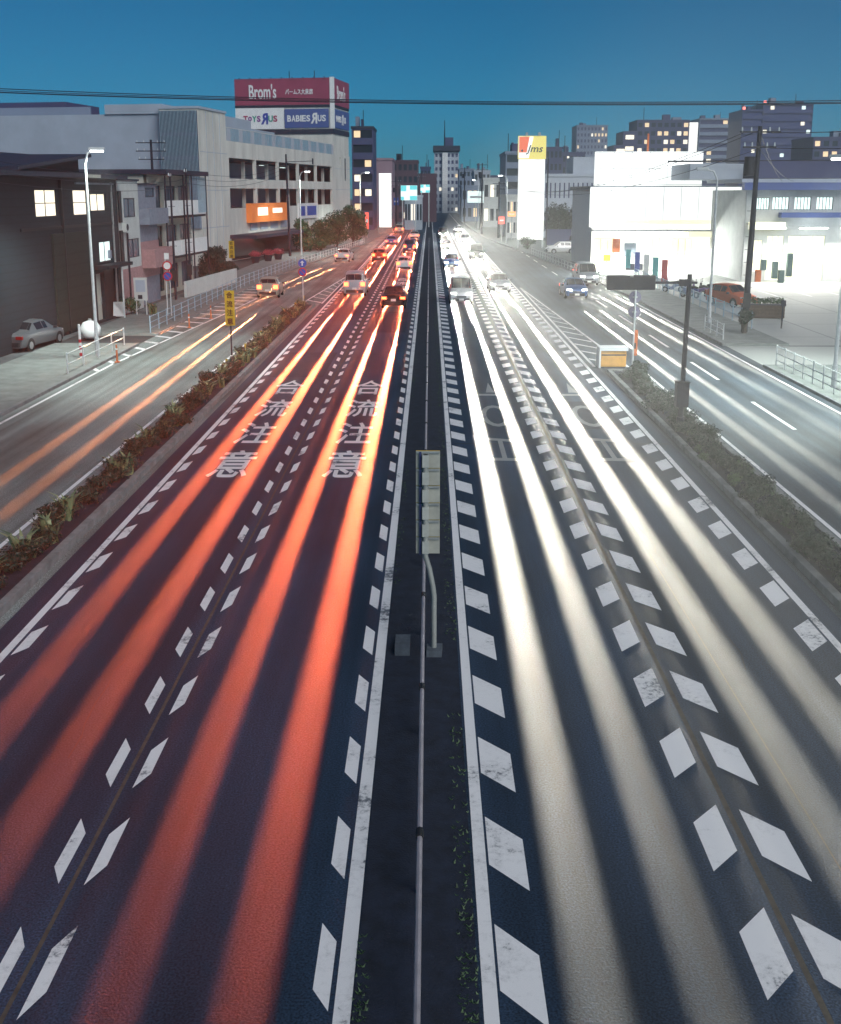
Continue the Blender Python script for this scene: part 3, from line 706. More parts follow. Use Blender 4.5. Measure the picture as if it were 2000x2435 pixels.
# ------------------------------------------------------------------ background blocks
def block(name, label, x0, x1, ytop, Y, m, floors=0, cols=0, lit=.15, cat='building', depth=18, style='win', zb=0, litm=(M_LITW, M_LITW2), wm=M_GLASS, fill=.6, top=None, seed=1, group=None, base=0):
    rn = random.Random(seed); a = at(x0, ytop, Y); b = at(x1, ytop, Y); W = b.x - a.x; H = a.z
    t = thing(name, label, cat, (a.x, Y, 0), 0, group)
    fh = (H - base) / max(1, floors)
    if floors == 0:
        box('wall', m, t, 0, W, 0, depth, -.1, H)
    else:
        holes = []
        cw = W / cols
        for f in range(floors):
            for c in range(cols):
                if style == 'band':
                    if c == 0: holes.append((.25, W - .25, base + f * fh + fh * .38, base + f * fh + fh * .92))
                else:
                    holes.append((c * cw + cw * (1 - fill) / 2, c * cw + cw * (1 + fill) / 2, base + f * fh + fh * .3, base + f * fh + fh * .8))
        wall_mesh(W, H, holes, .5 if style == 'band' else .2, -.1).build('wall', m, t)
        box('wall', m, t, .01, W - .01, .52 if style == 'band' else .22, depth, -.1, H)
        MB().poly([(0, 0, -.1), (0, 0, H), (0, .55, H), (0, .55, -.1)]).poly([(W, 0, -.1), (W, .55, -.1), (W, .55, H), (W, 0, H)]).build('wall_end', m, t)
        key = {}
        for h in holes:
            w_, h_ = round(h[1] - h[0], 3), round(h[3] - h[2], 3)
            if (w_, h_) not in key: key[(w_, h_)] = MB().box(0, w_, 0, .05, 0, h_).mesh('window', wm)
            isl = rn.random() < lit
            if style == 'band':
                link('window', key[(w_, h_)], t, (h[0], .40, h[2]))
                for c in range(cols):
                    if rn.random() < lit:
                        box('lit_window', rn.choice(litm), t, c * cw + cw * .2, c * cw + cw * .8, .33, .39, h[2] + .1, h[3] - .15)
            else:
                link('window', key[(w_, h_)], t, (h[0], .12, h[2]), m=rn.choice(litm) if isl else wm)
    box('parapet', top or m, t, -.15, W + .15, -.15, depth, H + .003, H + .5)
    if floors > 2:
        for k in range(2):
            rx_ = W * rn.uniform(.08, .75); box('roof_plant', M_APTG if k else M_APTD, t, rx_, rx_ + W * rn.uniform(.08, .18), 2 + k, 5 + k, H + .503, H + rn.uniform(1.3, 2.8))
        ax_ = W * rn.uniform(.1, .9); MB().tube([(ax_, 1.5, H + .5), (ax_, 1.5, H + rn.uniform(3, 5.5))], .07 + W * .003, 5).build('aerial', M_DARKM, t)
    return t, W, H
# left and centre, near to far
block('apartment_block', 'dark six-storey apartment block with pale balcony bands beside the store', 836, 887, 306, 232, M_APTD, 7, 2, .45, depth=14, style='band', top=M_DROOF, seed=4)
t, W, H = block('plain_block', 'plain pinkish windowless block beyond the apartment block', 889, 933, 381, 262, M_PINKB, 0, 0)
t, W, H = block('brown_block', 'dark brown stepped building with a low rooftop box', 933, 994, 385, 300, M_BRICK, 5, 5, .08, seed=2)
box('roof_step', M_BRICK, t, W + .2, W + 5, 0, 12, 0, H - 3); box('roof_box', M_DROOF, t, 1, 2.4, 2, 5, H + .5, H + 2.2)
t, W, H = block('tower_flats', 'pale tower block with dark crown and roof mast at the end of the road', 1033, 1091, 362, 430, M_APTW, 9, 6, .1, depth=16, wm=M_APTD, fill=.55, top=M_DROOF, seed=3)
box('stair_core', M_WHITE, t, W * .33, W * .55, -1.2, -.01, 0, H - .2); box('crown', M_DROOF, t, -.5, W + .5, -1.4, 16.4, H + .5, H + 2.4)
box('lift_head', M_APTD, t, W * .45, W * .78, 3, 10, H + 2.41, H + 5.6); MB().tube([(W * .42, 3, H + 2.4), (W * .42, 3, H + 12)], [.3, .12], 6).build('mast', M_DARKM, t)
block('shop_block', 'low pale shop block with a flat roof at the left of the road end', 1003, 1034, 452, 330, M_APTW, 2, 4, .35, seed=9)
block('small_office', 'small dark office right behind the cyan canopy', 1000, 1024, 400, 345, M_APTD, 4, 3, .12, seed=10)
block('grey_flats', 'grey flats just right of the tower block', 1092, 1128, 404, 400, M_APTG, 5, 4, .1, seed=11)
block('pale_flats', 'pale low flats with brown rooftop tank on the right of the road', 1128, 1166, 409, 330, M_APTW, 4, 4, .1, seed=12)
block('white_shop', 'white two-storey shop beyond the median end', 1150, 1206, 428, 250, M_HWHITE, 2, 4, .3, seed=13)
t, W, H = block('office_with_box', 'blue-grey office with dark rooftop box left of the tall lit pylon', 1203, 1236, 366, 215, M_APTG, 6, 2, .15, style='band', seed=14)
box('roof_box', M_APTD, t, W * .45, W, 0, 6, H + .51, H + 1.9)
block('dark_office', 'dark office with a few lit windows right of the tall lit pylon', 1288, 1338, 354, 290, M_APTD, 6, 5, .06, seed=15)
block('dark_flats', 'dark flats with scattered lit windows beyond the long pale factory', 1338, 1392, 366, 320, M_APTD, 6, 6, .14, seed=16)
t, W, H = block('pale_factory', 'long pale factory with a row of small dark windows', 1294, 1425, 420, 196, M_APTW, 2, 12, .0, wm=M_APTD, fill=.3, seed=17)
box('roof_hall', M_APTW, t, W * .55, W * .98, 2, 12, H + .51, H + 3.4); box('blue_band', M_APTG, t, .4, W - .4, -.05, -.01, H * .40, H * .47)
block('slim_tower', 'slim blue-grey tower with speckled lit windows', 1372, 1446, 300, 520, M_APTG, 14, 9, .16, fill=.5, wm=M_APTD, seed=18)
t, W, H = block('terraced_tower', 'terraced apartment tower with bright lit balconies stepping up to the right', 1516, 1640, 288, 430, M_APTD, 11, 8, .33, fill=.66, wm=M_GLASS, seed=19)
for k, (xa, xb, yt) in enumerate(((1482, 1516, 312), (1460, 1482, 345))):
    tx = at(xa, yt, 430).x - t.location.x; tx2 = at(xb, yt, 430).x - t.location.x; hz = at(xa, yt, 430).z
    box('terrace_block', M_APTD, t, tx, tx2 - .02, 0, 16, 0, hz)
    for f in range(9 - 2 * k): box('lit_window', M_LITW, t, tx + 1, tx + 4.2, -.04, -.01, hz - 3 - f * 4.2, hz - 1.4 - f * 4.2)
box('stair_core', M_PALEGLOW, t, W + .02, W + 3.2, -.5, 12, 0, H - .5)  # pale core brightened by a glowing material, no lamp there
block('blue_tower', 'blue-grey tower with horizontal dark bands beside the pale stair core', 1664, 1735, 284, 480, M_APTG, 12, 4, .12, style='band', wm=M_APTD, seed=20)
for (xa, xb, yt, sd, dp) in ((1766, 1816, 264, 21, 0), (1816, 1935, 249, 22, 0)):
    t, W, H = block('office_tower', 'dark blue office tower, lower left half with a red roof beacon' if sd == 21 else 'dark blue office tower, taller right half with lit floors and a red roof beacon', xa, xb, yt, 400 + dp, M_SKYBLD, 14, 8 if sd == 22 else 4, .10, style='band', wm=M_SKYBLD, seed=sd, litm=(M_LITC, M_LITW))
    MB().tube([(.6, .5, H + .5), (.6, .5, H + 1.4)], .5, 8).build('beacon', M_AVI, t)
block('edge_flats', 'dark flats at the far right behind the service shop', 1935, 2060, 330, 300, M_APTD, 8, 6, .15, seed=23)
block('low_row', 'low grey row of shops along the left of the road end', 962, 1004, 470, 236, M_APTW, 1, 6, .4, seed=24)
for i, (xa, xb, yt, Y, m) in enumerate(((1098, 1150, 445, 300, M_APTG), (1206, 1236, 470, 190, M_HWHITE), (1040, 1094, 440, 480, M_APTD), (1150, 1190, 420, 420, M_APTD))):
    block('low_house', ['grey house among the roofs right of the road end', 'white low shop left of the pylon foot', 'dark row at the very end of the road', 'dark house behind the white two-storey shop'][i], xa, xb, yt, Y, m, 2, 4, .3, seed=40 + i, cat='house')
# cyan lit canopy signs
for (xa, xb, ya_, yb, Y, lab) in ((953, 992, 441, 476, 232, 'lit cyan and white canopy sign beyond the white glowing pylon'), (1000, 1022, 439, 458, 255, 'smaller lit cyan sign panel further along the road')):
    a = at(xa, ya_, Y); b = at(xb, yb, Y); t = thing('cyan_sign', lab, 'sign', (a.x, Y, 0)); W = b.x - a.x
    box('panel', M_LITC, t, 0, W, 0, .5, b.z, a.z)
    for k, (fx0, fx1, fz0, fz1) in enumerate(((0, .35, .6, 1), (.55, 1, .7, 1), (0, .2, 0, .25), (.55, 1, 0, .3))):
        box('cyan_field', M_CYAN, t, W * fx0 + .02, W * fx1 - .02, -.04, -.005, b.z + (a.z - b.z) * fz0 + .02, b.z + (a.z - b.z) * fz1 - .02)
    for q in (.1, .9): MB().tube([(W * q, .25, 0), (W * q, .25, b.z)], .12, 8).build('post', M_WHITEM, t)

def pylon(name, label, xa, xb, ytop, ybase, Y, m, red=False):
    a = at(xa, ytop, Y); b = at(xb, ybase, Y); W = b.x - a.x; H = a.z
    t = thing(name, label, 'sign', (a.x, Y, 0))
    return t, W, H
t, W, H = pylon('white_pylon', 'white glowing shop pylon at the left merge of the frontage road', 901, 931, 412, 560, 215, M_SHOP)
box('panel', M_SHOP, t, 0, W, 0, .6, 1.2, H); box('plinth', M_CONC, t, -.3, W + .3, -.3, .9, 0, 1.19)
t, W, H = pylon('shop_pylon', 'tall lit pylon sign with red and yellow top and white panel below', 1233, 1293, 323, 590, 156, M_PYLON)
zt = at(1240, 378, 156).z
box('white_panel', M_PYLON, t, .1, W - .1, 0, .7, 1.3, zt - .05)
top_ = box('top_panel', M_PYEL, t, 0, W, -.03, .73, zt, H)
MB().prism([(.12, 0)], 0, 0) if False else None
rdp = MB(); z0, z1 = zt + .28 * (H - zt), H - .12
rdp.v += [(.12, -.07, z0), (W * .30, -.07, z0), (W * .40, -.07, z1), (.12, -.07, z1), (.12, -.035, z0), (W * .30, -.035, z0), (W * .40, -.035, z1), (.12, -.035, z1)]
rdp.f += [(0, 1, 2, 3), (0, 4, 5, 1), (1, 5, 6, 2), (2, 6, 7, 3), (3, 7, 4, 0)]; rdp.build('red_field', M_PRED, top_)
wdp = MB(); wdp.v += [(.06, -.055, zt + .1), (W * .38, -.055, zt + .1), (W * .54, -.055, H - .1), (.06, -.055, H - .1)]; wdp.f.append((0, 1, 2, 3)); wdp.build('white_field', M_PYLON, top_)
letter('Jms', M_SHUT, top_, (W * .58, -.10, zt + (H - zt) * .40), W * .62, (H - zt) * .42, bold=.01, shear=.3)
MB().disc((W * .14, -.09, zt + (H - zt) * .36), (0, 1, 0), .16, .03, 14).build('emblem_dot', M_SHUT, top_)
for q in (.25, .7): box('lamp_bracket', M_GALV, t, W * q, W * q + .35, -.25, .2, H + .02, H + .45)
for q in (.08, W - .28): box('post', M_WHITEM, t, q, q + .2, .15, .55, 0, 1.3)
MB().tube([(W + .35, .3, 0), (W + .35, .3, H - 3)], .09, 8).build('side_post', M_DARKM, t)
tree('clipped dark green bush at the foot of the tall pylon', at(1236, 570, 154).x + 1, 153.5, 1.9, 1.3, 1.0, 900, M_LEAF, 71, .3, .10, .05, 'bush', 'bush')
# lot beside the pylon: tree, wall
for i, (px_, yt, Y, s_) in enumerate(((1322, 470, 172, 61), (1352, 476, 170, 62), (1378, 480, 168, 63))):
    p = at(px_, yt, Y); tree(['dark round tree right of the tall pylon', 'dark tree between two others behind the parking lot', 'dark tree nearest the white service shop behind the parking lot'][i], p.x, Y, p.z, 1.9, 1.9, 2600, M_LEAFD, s_, 1.2, .17, .1)
a = at(1298, 545, 165); b = at(1405, 545, 165)
box('lot_wall', M_APTD, None, a.x, b.x, 165, 165.3, 0, a.z); tag(bpy.data.objects['lot_wall'], 'dark blue wall closing the parking lot below the trees', 'wall')

# ------------------------------------------------------------------ right: brightly lit service shop
YS = 112.0
a = at(1404, 640, YS); b = at(1772, 640, YS); W = b.x - a.x
sh = thing('service_shop', 'overlit white service shop with tall blank sign block on its roof', 'shop', (a.x, YS, 0))
def SX(x): return at(x, 600, YS).x - a.x
zt0, zt1, zt2 = zat(360, YS, 1500), zat(445, YS, 1500), zat(540, YS, 1500)
box('sign_block', M_SHOP, sh, SX(1412), SX(1662), .4, 1.6, zt1 + .12, zt0)
for k in range(3): box('block_frame', M_WHITE, sh, SX(1412), SX(1662), .34, .395, zt1 + .2 + k * (zt0 - zt1 - .3) / 2, zt1 + .26 + k * (zt0 - zt1 - .3) / 2)
box('mast', M_ORANGE, sh, SX(1537), SX(1541), 2.0, 2.2, zt1, zt0 + 1.8)
box('fascia', M_SHOP, sh, -.3, W + .3, -.6, 0, zt2, zt1)
box('roof', M_CONC, sh, -.3, W + .3, .004, 16, zt1 - .3, zt1 + .1)
for k in range(1, 9): box('panel_joint', M_APTW, sh, W * k / 9 - .02, W * k / 9 + .02, -.612, -.602, zt2 + .05, zt1 - .05)
for k in range(1, 6): box('panel_joint', M_APTW, sh, SX(1412 + k * 42) - .02, SX(1412 + k * 42) + .02, .385, .398, zt1 + .3, zt0 - .05)
box('fascia_stripe', M_SHOPY, sh, -.28, W + .28, -.63, -.615, zt2 + .3, zt2 + .75); box('coping', M_APTW, sh, -.35, W + .35, -.66, -.02, zt1 + .002, zt1 + .1)
for k in range(5):
    cl_ = box('canopy_lamp', M_LAMP, sh, W * (k + .3) / 5, W * (k + .7) / 5, -2.3, -2.1, zt2 - .46, zt2 - .40)
    l = bpy.data.lights.new('lamp_light', 'AREA'); l.shape = 'RECTANGLE'; l.size = W * .08; l.size_y = .3; l.energy = 1100; l.color = (.95, 1, .93)
    o = bpy.data.objects.new('lamp_light', l); COL.objects.link(o); o.parent = sh; o.location = (W * (k + .5) / 5, -2.2, zt2 - .5); o.rotation_euler = (R(-35), 0, 0)
box('canopy', M_WHITE, sh, -.2, W + .2, -2.6, -.64, zt2 - .34, zt2 - .2)
box('canopy_edge', M_SHOPY, sh, SX(1620), W + .5, -2.6, -.62, zt2 - .9, zt2 - .35)
sw = []
nb = 6
for k in range(nb): sw.append((W * k / nb + .25, W * (k + 1) / nb - .25, .15, zt2 - 1.1))
wall_mesh(W, zt2, sw, .25).build('shop_wall', M_PALEGLOW, sh)  # outer wall glows as well, shop light put into its material
for k, q in enumerate(sw): window(sh, *q, .1, M_PALEGLOW if k % 3 else M_SHOPY, M_WHITEM, 2, 1)
box('shop_body', M_WHITE, sh, .02, W - .02, .3, 16, 0, zt1 - .32)
for k, (xa, xb, yb, yt, m) in enumerate(((1456, 1474, 600, 568, M_ORANGE), (1484, 1512, 610, 578, M_GWALL), (1436, 1452, 620, 606, M_YSIGN), (1490, 1530, 642, 627, M_DARKM), (1740, 1768, 600, 575, M_SHUT), (1690, 1712, 575, 560, M_SHUT))):
    box('window_poster', m, sh, SX(xa), SX(xb), -.04, .06, zat(yb, YS, xa), zat(yt, YS, xa))
# second shop: white upper storey with glazing, blue eaves
YT = 98.0
a2 = at(1765, 640, YT); b2 = at(2040, 640, YT); W2 = b2.x - a2.x
s2 = thing('corner_shop', 'white corner shop with blue eaves and tall-paned upper windows behind the utility pole', 'shop', (a2.x, YT, 0))
def TX(x): return at(x, 600, YT).x - a2.x
def tz(y): return zat(y, YT, 1820)
uw = [(TX(1790), TX(1822), tz(499), tz(470)), (TX(1828), TX(1868), tz(499), tz(468)), (TX(1880), TX(1920), tz(499), tz(468)), (TX(1932), TX(1972), tz(499), tz(468))]
gw = [(TX(1782), TX(1812), .9, tz(570)), (TX(1822), TX(1862), .15, tz(560)), (TX(1872), TX(1960), .15, tz(560))]
wall_mesh(W2, tz(452), uw + gw, .2).build('wall', M_HWHITE, s2); box('wall', M_HWHITE, s2, .02, W2, .25, 12, 0, tz(452))
for q in uw: window(s2, *q, .08, M_LITC, M_SHUT, 4, 0)
for q in gw: window(s2, *q, .08, M_SHOPY, M_WHITEM, 2, 1)
box('eaves', M_BLUEPAN, s2, -.5, W2, -.9, -.004, tz(452), tz(434)); box('eaves', M_BLUEPAN, s2, TX(1845), W2, -.9, -.004, tz(517), tz(505))
box('roof', M_APTW, s2, -.6, W2, -.3, 12, tz(433.5), tz(425)); box('lit_fascia', M_SHOPY, s2, TX(1775), TX(1855), -1.0, -.01, tz(545), tz(528))
box('rooftop_hut', M_APTW, s2, TX(1668), TX(1800), 6, 14, tz(425), tz(385)); box('rooftop_hut', M_APTD, s2, TX(1822), W2, 4, 12, tz(425) + .1, tz(380))
rl = MB().tube([(-6, 5, tz(380)), (W2, 5, tz(378))], .08, 6).build('roof_rail', M_DARKM, s2)
for k, (x, yb, yt, m) in enumerate(((1792, 668, 640, M_ORANGE), (1830, 660, 620, M_SHUT), (1845, 690, 640, M_SHUT), (1862, 655, 600, M_SHUT), (1800, 640, 615, M_SHUT))):
    box('display_item', m, s2, TX(x), TX(x) + .45, -1.2 - .1 * k, -.8 - .1 * k, max(.03, tz(yb)), max(.6, tz(yt)))

# ------------------------------------------------------------------ street furniture
def street_lamp(label, x, y, h, arm=(1.2, 0), lit=True, m=M_WHITEM, group=None, base=.12, power=900):
    t = thing('street_lamp', label, 'street lamp', (x, y, base), 0, group)
    MB().tube([(0, 0, 0), (0, 0, .9)], .11, 10).build('base_sleeve', m, t)
    MB().tube([(0, 0, .9), (0, 0, h * .55), (0, 0, h - .6), (arm[0] * .25, arm[1] * .25, h - .12), (arm[0] * .8, arm[1] * .8, h)], [.085, .07, .055, .05, .045], 8).build('pole', m, t, 40)
    d = Vector((arm[0], arm[1], 0)).normalized(); s_ = d.cross(Vector((0, 0, 1)))
    c = Vector((arm[0], arm[1], h)); hd = MB(); 
    p = [c - d * .35 - s_ * .14, c + d * .35 - s_ * .11, c + d * .35 + s_ * .11, c - d * .35 + s_ * .14]
    hd.prism([(q.x, q.y) for q in p], h - .02, h + .12); head = hd.build('lamp_head', m, t)
    MB().prism([((q - c).x * .8 + c.x, (q - c).y * .8 + c.y) for q in p], h - .09, h - .021).build('diffuser', M_LAMP if lit else M_HOFF, head)
    if lit:
        l = bpy.data.lights.new('lamp_light', 'SPOT'); l.energy = power; l.shadow_soft_size = .25; l.color = (.86, 1, .93); l.spot_size = R(125); l.spot_blend = .5
        o = bpy.data.objects.new('lamp_light', l); COL.objects.link(o); o.parent = t; o.location = (c.x, c.y, h - .3)
    return t
pl = gp(222, 858.6)
street_lamp('tall lit street lamp on the pavement by the charcoal house', -16.0, 52, 9.6, (.55, .1), power=4500)
street_lamp('grey street lamp with arm in front of the store hedge', at(717, 603, 138).x, 138, 10.2, (1.0, -.3), lit=True, power=3000)
street_lamp('pale street lamp beside the apartment block corner', at(858, 580, 168).x, 168, 10.6, (1.1, -.2), lit=True, power=2500)
street_lamp('slim street lamp on the right pavement near the dark signal', 16.9, 66, 9.0, (-.9, 0), lit=False)
street_lamp('added street lamp brightening the driveway from the right pavement', 16.3, 43.5, 9.0, (-.4, .3), lit=True, power=6500)  # lamp added to brighten the driveway
street_lamp('far street lamp on the right pavement left of the pylon', 11.9, 172, 10.2, (-1.1, 0), lit=True, power=2500)
street_lamp('far street lamp right of the road near the office with rooftop box', 10.2, 232, 10.2, (-1.1, 0), lit=True, power=2500)
# dark lamp-less pole with crossarm in front of the store
p = at(690, 611, 136)
t = thing('dark_pole', 'dark slender pole with thin crossarm in front of the store', 'pole', (p.x, 136, .1))
MB().tube([(0, 0, 0), (-.1, 0, 6), (-.2, 0, 12.2)], [.17, .14, .10], 8).build('shaft', M_DARKM, t)
MB().tube([(-.2, -.1, 11.3), (3.1, -.1, 11.4)], .035, 6).build('crossarm', M_DARKM, t); MB().tube([(3.05, -.1, 11.0), (3.05, -.1, 11.7)], .09, 8).build('end_lamp', M_DARKM, t)

def utility_pole(label, x, y, h, trans=True, arms=((0, 1.8),), m=M_DARKM, tilt=0, ax='x', group=None, th=1.0):
    t = thing('utility_pole', label, 'utility pole', (x, y, 0), 0, group)
    MB().tube([(0, 0, -.1), (tilt * .5, 0, h * .5), (tilt, 0, h)], [.19 * th, .16 * th, .11 * th], 10).build('shaft', m, t, 40)
    for dz, L in arms:
        z = h - .35 - dz
        e = (L / 2, 0) if ax == 'x' else (0, L / 2)
        ar = MB().box(tilt - max(e[0], .04), tilt + max(e[0], .04), -max(e[1], .04) - .14, max(e[1], .04) - .14, z, z + .09).build('crossarm', M_DARKM, t)
        for q in (-.9, -.45, .45, .9):
            MB().tube([(tilt + e[0] * q, -.14 + e[1] * q, z + .09), (tilt + e[0] * q, -.14 + e[1] * q, z + .3)], [.05, .03], 6).build('insulator', M_WHITEM, ar)
    if trans:
        tr = MB().tube([(tilt * .8 - .42, 0, h - 2.6), (tilt * .8 - .42, 0, h - 1.6)], .28, 14).build('transformer', M_DARKM, t)
        MB().box(tilt * .8 - .15, tilt * .8 - .05, -.05, .05, h - 2.4, h - 1.8).build('bracket', M_DARKM, tr)
    MB().box(-.2, .2, -.24, -.16, 1.5, 2.3).build('notice_band', M_PLAS, t)
    for k in range(7): MB().tube([(-.26, 0, 2.6 + k * .7), (.26, 0, 2.6 + k * .7)], .015, 5).build('step_bolt', M_DARKM, t)
    return t
utility_pole('dark utility pole with transformer and crossarms on the right pavement', 17.75, 61.5, 11.3, True, ((0, 2.2), (.8, 1.8)), tilt=.15)
# mast arm frame beside it
t = utility_pole('thin dark pole in front of the white balconies, left of its twin', at(415, 640, 80).x, 80, 9.2, False, ((0, .8),), ax='y', th=.5)
t = utility_pole('thin dark pole in front of the white balconies, nearest the garden hedge', at(452, 640, 86).x, 86, 9.6, False, ((0, .8),), ax='y', th=.5)
utility_pole('far utility pole with four crossarms standing over the long dark roof', at(362, 400, 112).x, 112, at(362, 332, 112).z, False, ((0, 3.0), (.8, 3.0), (1.6, 2.6)))
# wires
def cable(label, a, b, sag, r=.03, n=22, group=None, name='overhead_cable', m=M_DARKM):
    a, b = Vector(a), Vector(b); pts = []
    for k in range(n + 1):
        t_ = k / n; p = a.lerp(b, t_); p.z -= sag * 4 * t_ * (1 - t_); pts.append(p)
    o = MB().tube(pts, r, 6).build(name, m); return tag(o, label, 'cable', group)
YC = 70
for i, (y0, y1, yc, r, lab) in enumerate(((214, 236, 240, .026, 'upper thin cable of the bundle strung across the road'), (223, 243, 246, .036, 'thicker lower cable of the bundle strung across the road'), (219, 240, 243, .02, 'middle thin cable of the bundle strung across the road'))):
    A = at(60, y0 - 4, YC); B = at(1950, y1, YC); A = A + (A - B) * .06; B = B + (B - A) * .06
    mid = at(1000, yc, YC); sag = (A.z + B.z) / 2 - mid.z
    cable(lab, A, B, max(.2, sag), r)
    if i == 1: CA, CB = A.copy(), B.copy()
utility_pole('tall utility pole at the left end of the overhead cables', CA.x, YC + .1, CA.z + .6, True, ((0, 2.0),), ax='y')
utility_pole('tall utility pole at the right end of the overhead cables', CB.x, YC + .1, CB.z + .6, True, ((0, 2.0),), ax='y')
p1 = Vector((17.9, 61.36, 10.95))
for k in range(2):
    cable('service wire from the right utility pole to the corner shop roof' if k == 0 else 'lower service wire from the right utility pole to the corner shop roof', p1 - Vector((0, 0, k * .8)), (a2.x + 3 + k, YT, tz(428) - .1), .35, .018, 14)
    cable('wire from the right utility pole off past the driveway' if k == 0 else 'lower wire from the right utility pole off past the driveway', p1 - Vector((-.6, 0, k * .8)), (26 + k, 38, 11.2 - k * .8), .4, .02, 14)

def fence(label, pts, n_rail=3, h=.92, m=M_WHITEM, step=2.0, z=.12, group=None, bars=False):
    t = thing('guard_fence', label, 'fence', (pts[0][0], pts[0][1], z), 0, group); o0 = Vector((pts[0][0], pts[0][1], 0))
    P = [Vector((x, y, 0)) - o0 for x, y in pts]
    rails = [h * (k + 1) / n_rail - .06 for k in range(n_rail)]
    for z_ in rails: MB().tube([p + Vector((0, 0, z_)) for p in P], .024, 6).build('rail', m, t)
    pm = MB().tube([(0, 0, 0), (0, 0, h)], .035, 8).mesh('post', m)
    for a, b in zip(P, P[1:]):
        k = max(1, round((b - a).length / step))
        for q in range(k): link('post', pm, t, a.lerp(b, q / k))
        if bars:
            kk = max(2, round((b - a).length / .3)); bm_ = MB()
            for q in range(kk): 
                c = a.lerp(b, q / kk); bm_.box(c.x - .012, c.x + .012, c.y - .012, c.y + .012, rails[0], rails[-1])
            bm_.build('bars', m, t)
    link('post', pm, t, P[-1]); return t
fence('white pavement fence beside the lamp post before the gap', [(-15.75, 46.8), (-15.75, 55.8)], 2, .9)
fence('long pale pavement fence after the gap along the left frontage road', [(-15.65, 60.8), (-15.55, 92), (-14.35, 118)], 3, .95, M_BLUEM)
fence('low white guard rail curving in front of the store hedge', [(-14.1, 121), (-11.7, 150), (-10.2, 172)], 2, .7)
fence('white ladder-like fence on the right pavement before the driveway', [(15.75, 49.2), (15.8, 24)], 3, .95, M_WHITEM, 1.2)
fence('short white fence on the right pavement just after the driveway', [(15.7, 58.2), (15.75, 62.4)], 3, .85, M_WHITEM, 1.4)
fence('green-grey barred fence along the right forecourt', [(18.6, 63), (18.6, 100)], 2, 1.0, M_BLUEM, 2.0, .12, bars=True)
fence('white guard rail on the far right pavement by the pylon', [(15.2, 92), (13.1, 142)], 2, .75)

# orange delineator posts
dm = (MB().tube([(0, 0, .03), (0, 0, .82)], [.045, .04], 10).mesh('post', M_ORANGE, 40), MB().tube([(0, 0, 0), (0, 0, .04)], [.13, .11], 12).mesh('foot', M_ORANGE, 40), MB().tube([(0, 0, .58), (0, 0, .66)], .048, 10).mesh('reflector_band', M_WHITE))
for i, (x, y) in enumerate(((279, 861.4), (450.4, 779.8), (502, 757.7), (622.7, 703), (647, 690))):
    p = gp(x, y); t = thing('delineator_post', 'orange flexible lane post standing on the hatched strip of the left frontage road', 'lane post', (p.x, p.y, .006), 0, 'orange posts on the left frontage road')
    link('foot', dm[1], t); q = link('post', dm[0], t); link('reflector_band', dm[2], q)
# yellow reflectors on the separator kerb
rm = MB().box(-.05, .05, -.02, .02, 0, .22).mesh('yellow_reflector', M_YSIGN)
for k in range(8):
    o = link('yellow_reflector', rm, None, (-9.26, 44 + k * 5.2, .17)); tag(o, 'small yellow reflector on the kerb of the planting strip', 'reflector', 'reflectors on the left separator kerb')
# red and white bollard by the lamp
p = gp(204, 860)
t = thing('banded_bollard', 'red and white banded bollard beside the tall street lamp', 'bollard', (-16.55, 51.2, .12))
MB().tube([(0, 0, 0), (0, 0, 1.6)], .06, 10).build('tube', M_WHITE, t)
for k in range(3): MB().tube([(0, 0, .1 + k * .32), (0, 0, .26 + k * .32)], .064, 10).build('red_band', M_REDS, t)

def tall_sign(label, x, y, z0, z1, w, text='合流注意', pole_x=0.0, m=M_YSIGN, base=.1, rz=0.0):
    """narrow upright caution plate on a post; faces -y"""
    t = thing('caution_sign', label, 'sign', (x, y, base), rz)
    MB().tube([(pole_x, .06, 0), (pole_x, .06, z1 - .1)], .035, 8).build('post', M_DARKM, t)
    pl_ = MB().box(-w / 2, w / 2, -.02, .02, z0, z1).build('plate', m, t)
    h_ = (z1 - z0) / len(text)
    for k, ch in enumerate(text):
        letter(ch, M_BROWNT, pl_, (0, -.032, z1 - h_ * (k + .5)), w * .62, h_ * .74, bold=.012)
    return t
p = gp(551, 850)
yb = p.y
tall_sign('yellow upright caution sign with four characters standing in the left planting strip', p.x, yb, zat(774, yb, 545) - .1, zat(691, yb, 545) - .1, .46)
p = gp(548, 640); tall_sign('smaller yellow upright caution sign beside the dark hedge near the store', at(551, 600, 104).x, 104, zat(614, 104, 551) - .1, zat(573, 104, 551) - .1, .52)

def disc_sign(t, z, r, face, inner, arrow=False, back=False, slash=False, name='sign_disc', y=-.05):
    d = MB().disc((0, y, z), (0, 1, 0), r, .03, 24).build(name, face, t)
    if inner: MB().disc((0, y - .02, z), (0, 1, 0), r * .74, .012, 24).build('sign_face', inner, d)
    if slash:
        s = MB(); a = r * .62; s.poly([(-a, y - .032, z + a * .85), (-a * .8, y - .032, z + a), (a, y - .032, z - a * .85), (a * .8, y - .032, z - a)]); s.build('slash', face, d)
    if arrow:
        s = MB(); s.poly([(-.05, y - .022, z - r * .6), (.05, y - .022, z - r * .6), (.05, y - .022, z + r * .15), (-.05, y - .022, z + r * .15)]); s.poly([(-.15, y - .022, z + r * .12), (.15, y - .022, z + r * .12), (0, y - .022, z + r * .62)]); s.build('arrow', M_WHITE, d)
    return d
p = gp(709, 727); t = thing('road_sign', 'blue arrow disc above a red-ringed disc on a white post at the strip end', 'road sign', (-8.75, 75.6, .1))
MB().tube([(0, 0, 0), (0, 0, 3.45)], .035, 8).build('post', M_WHITEM, t)
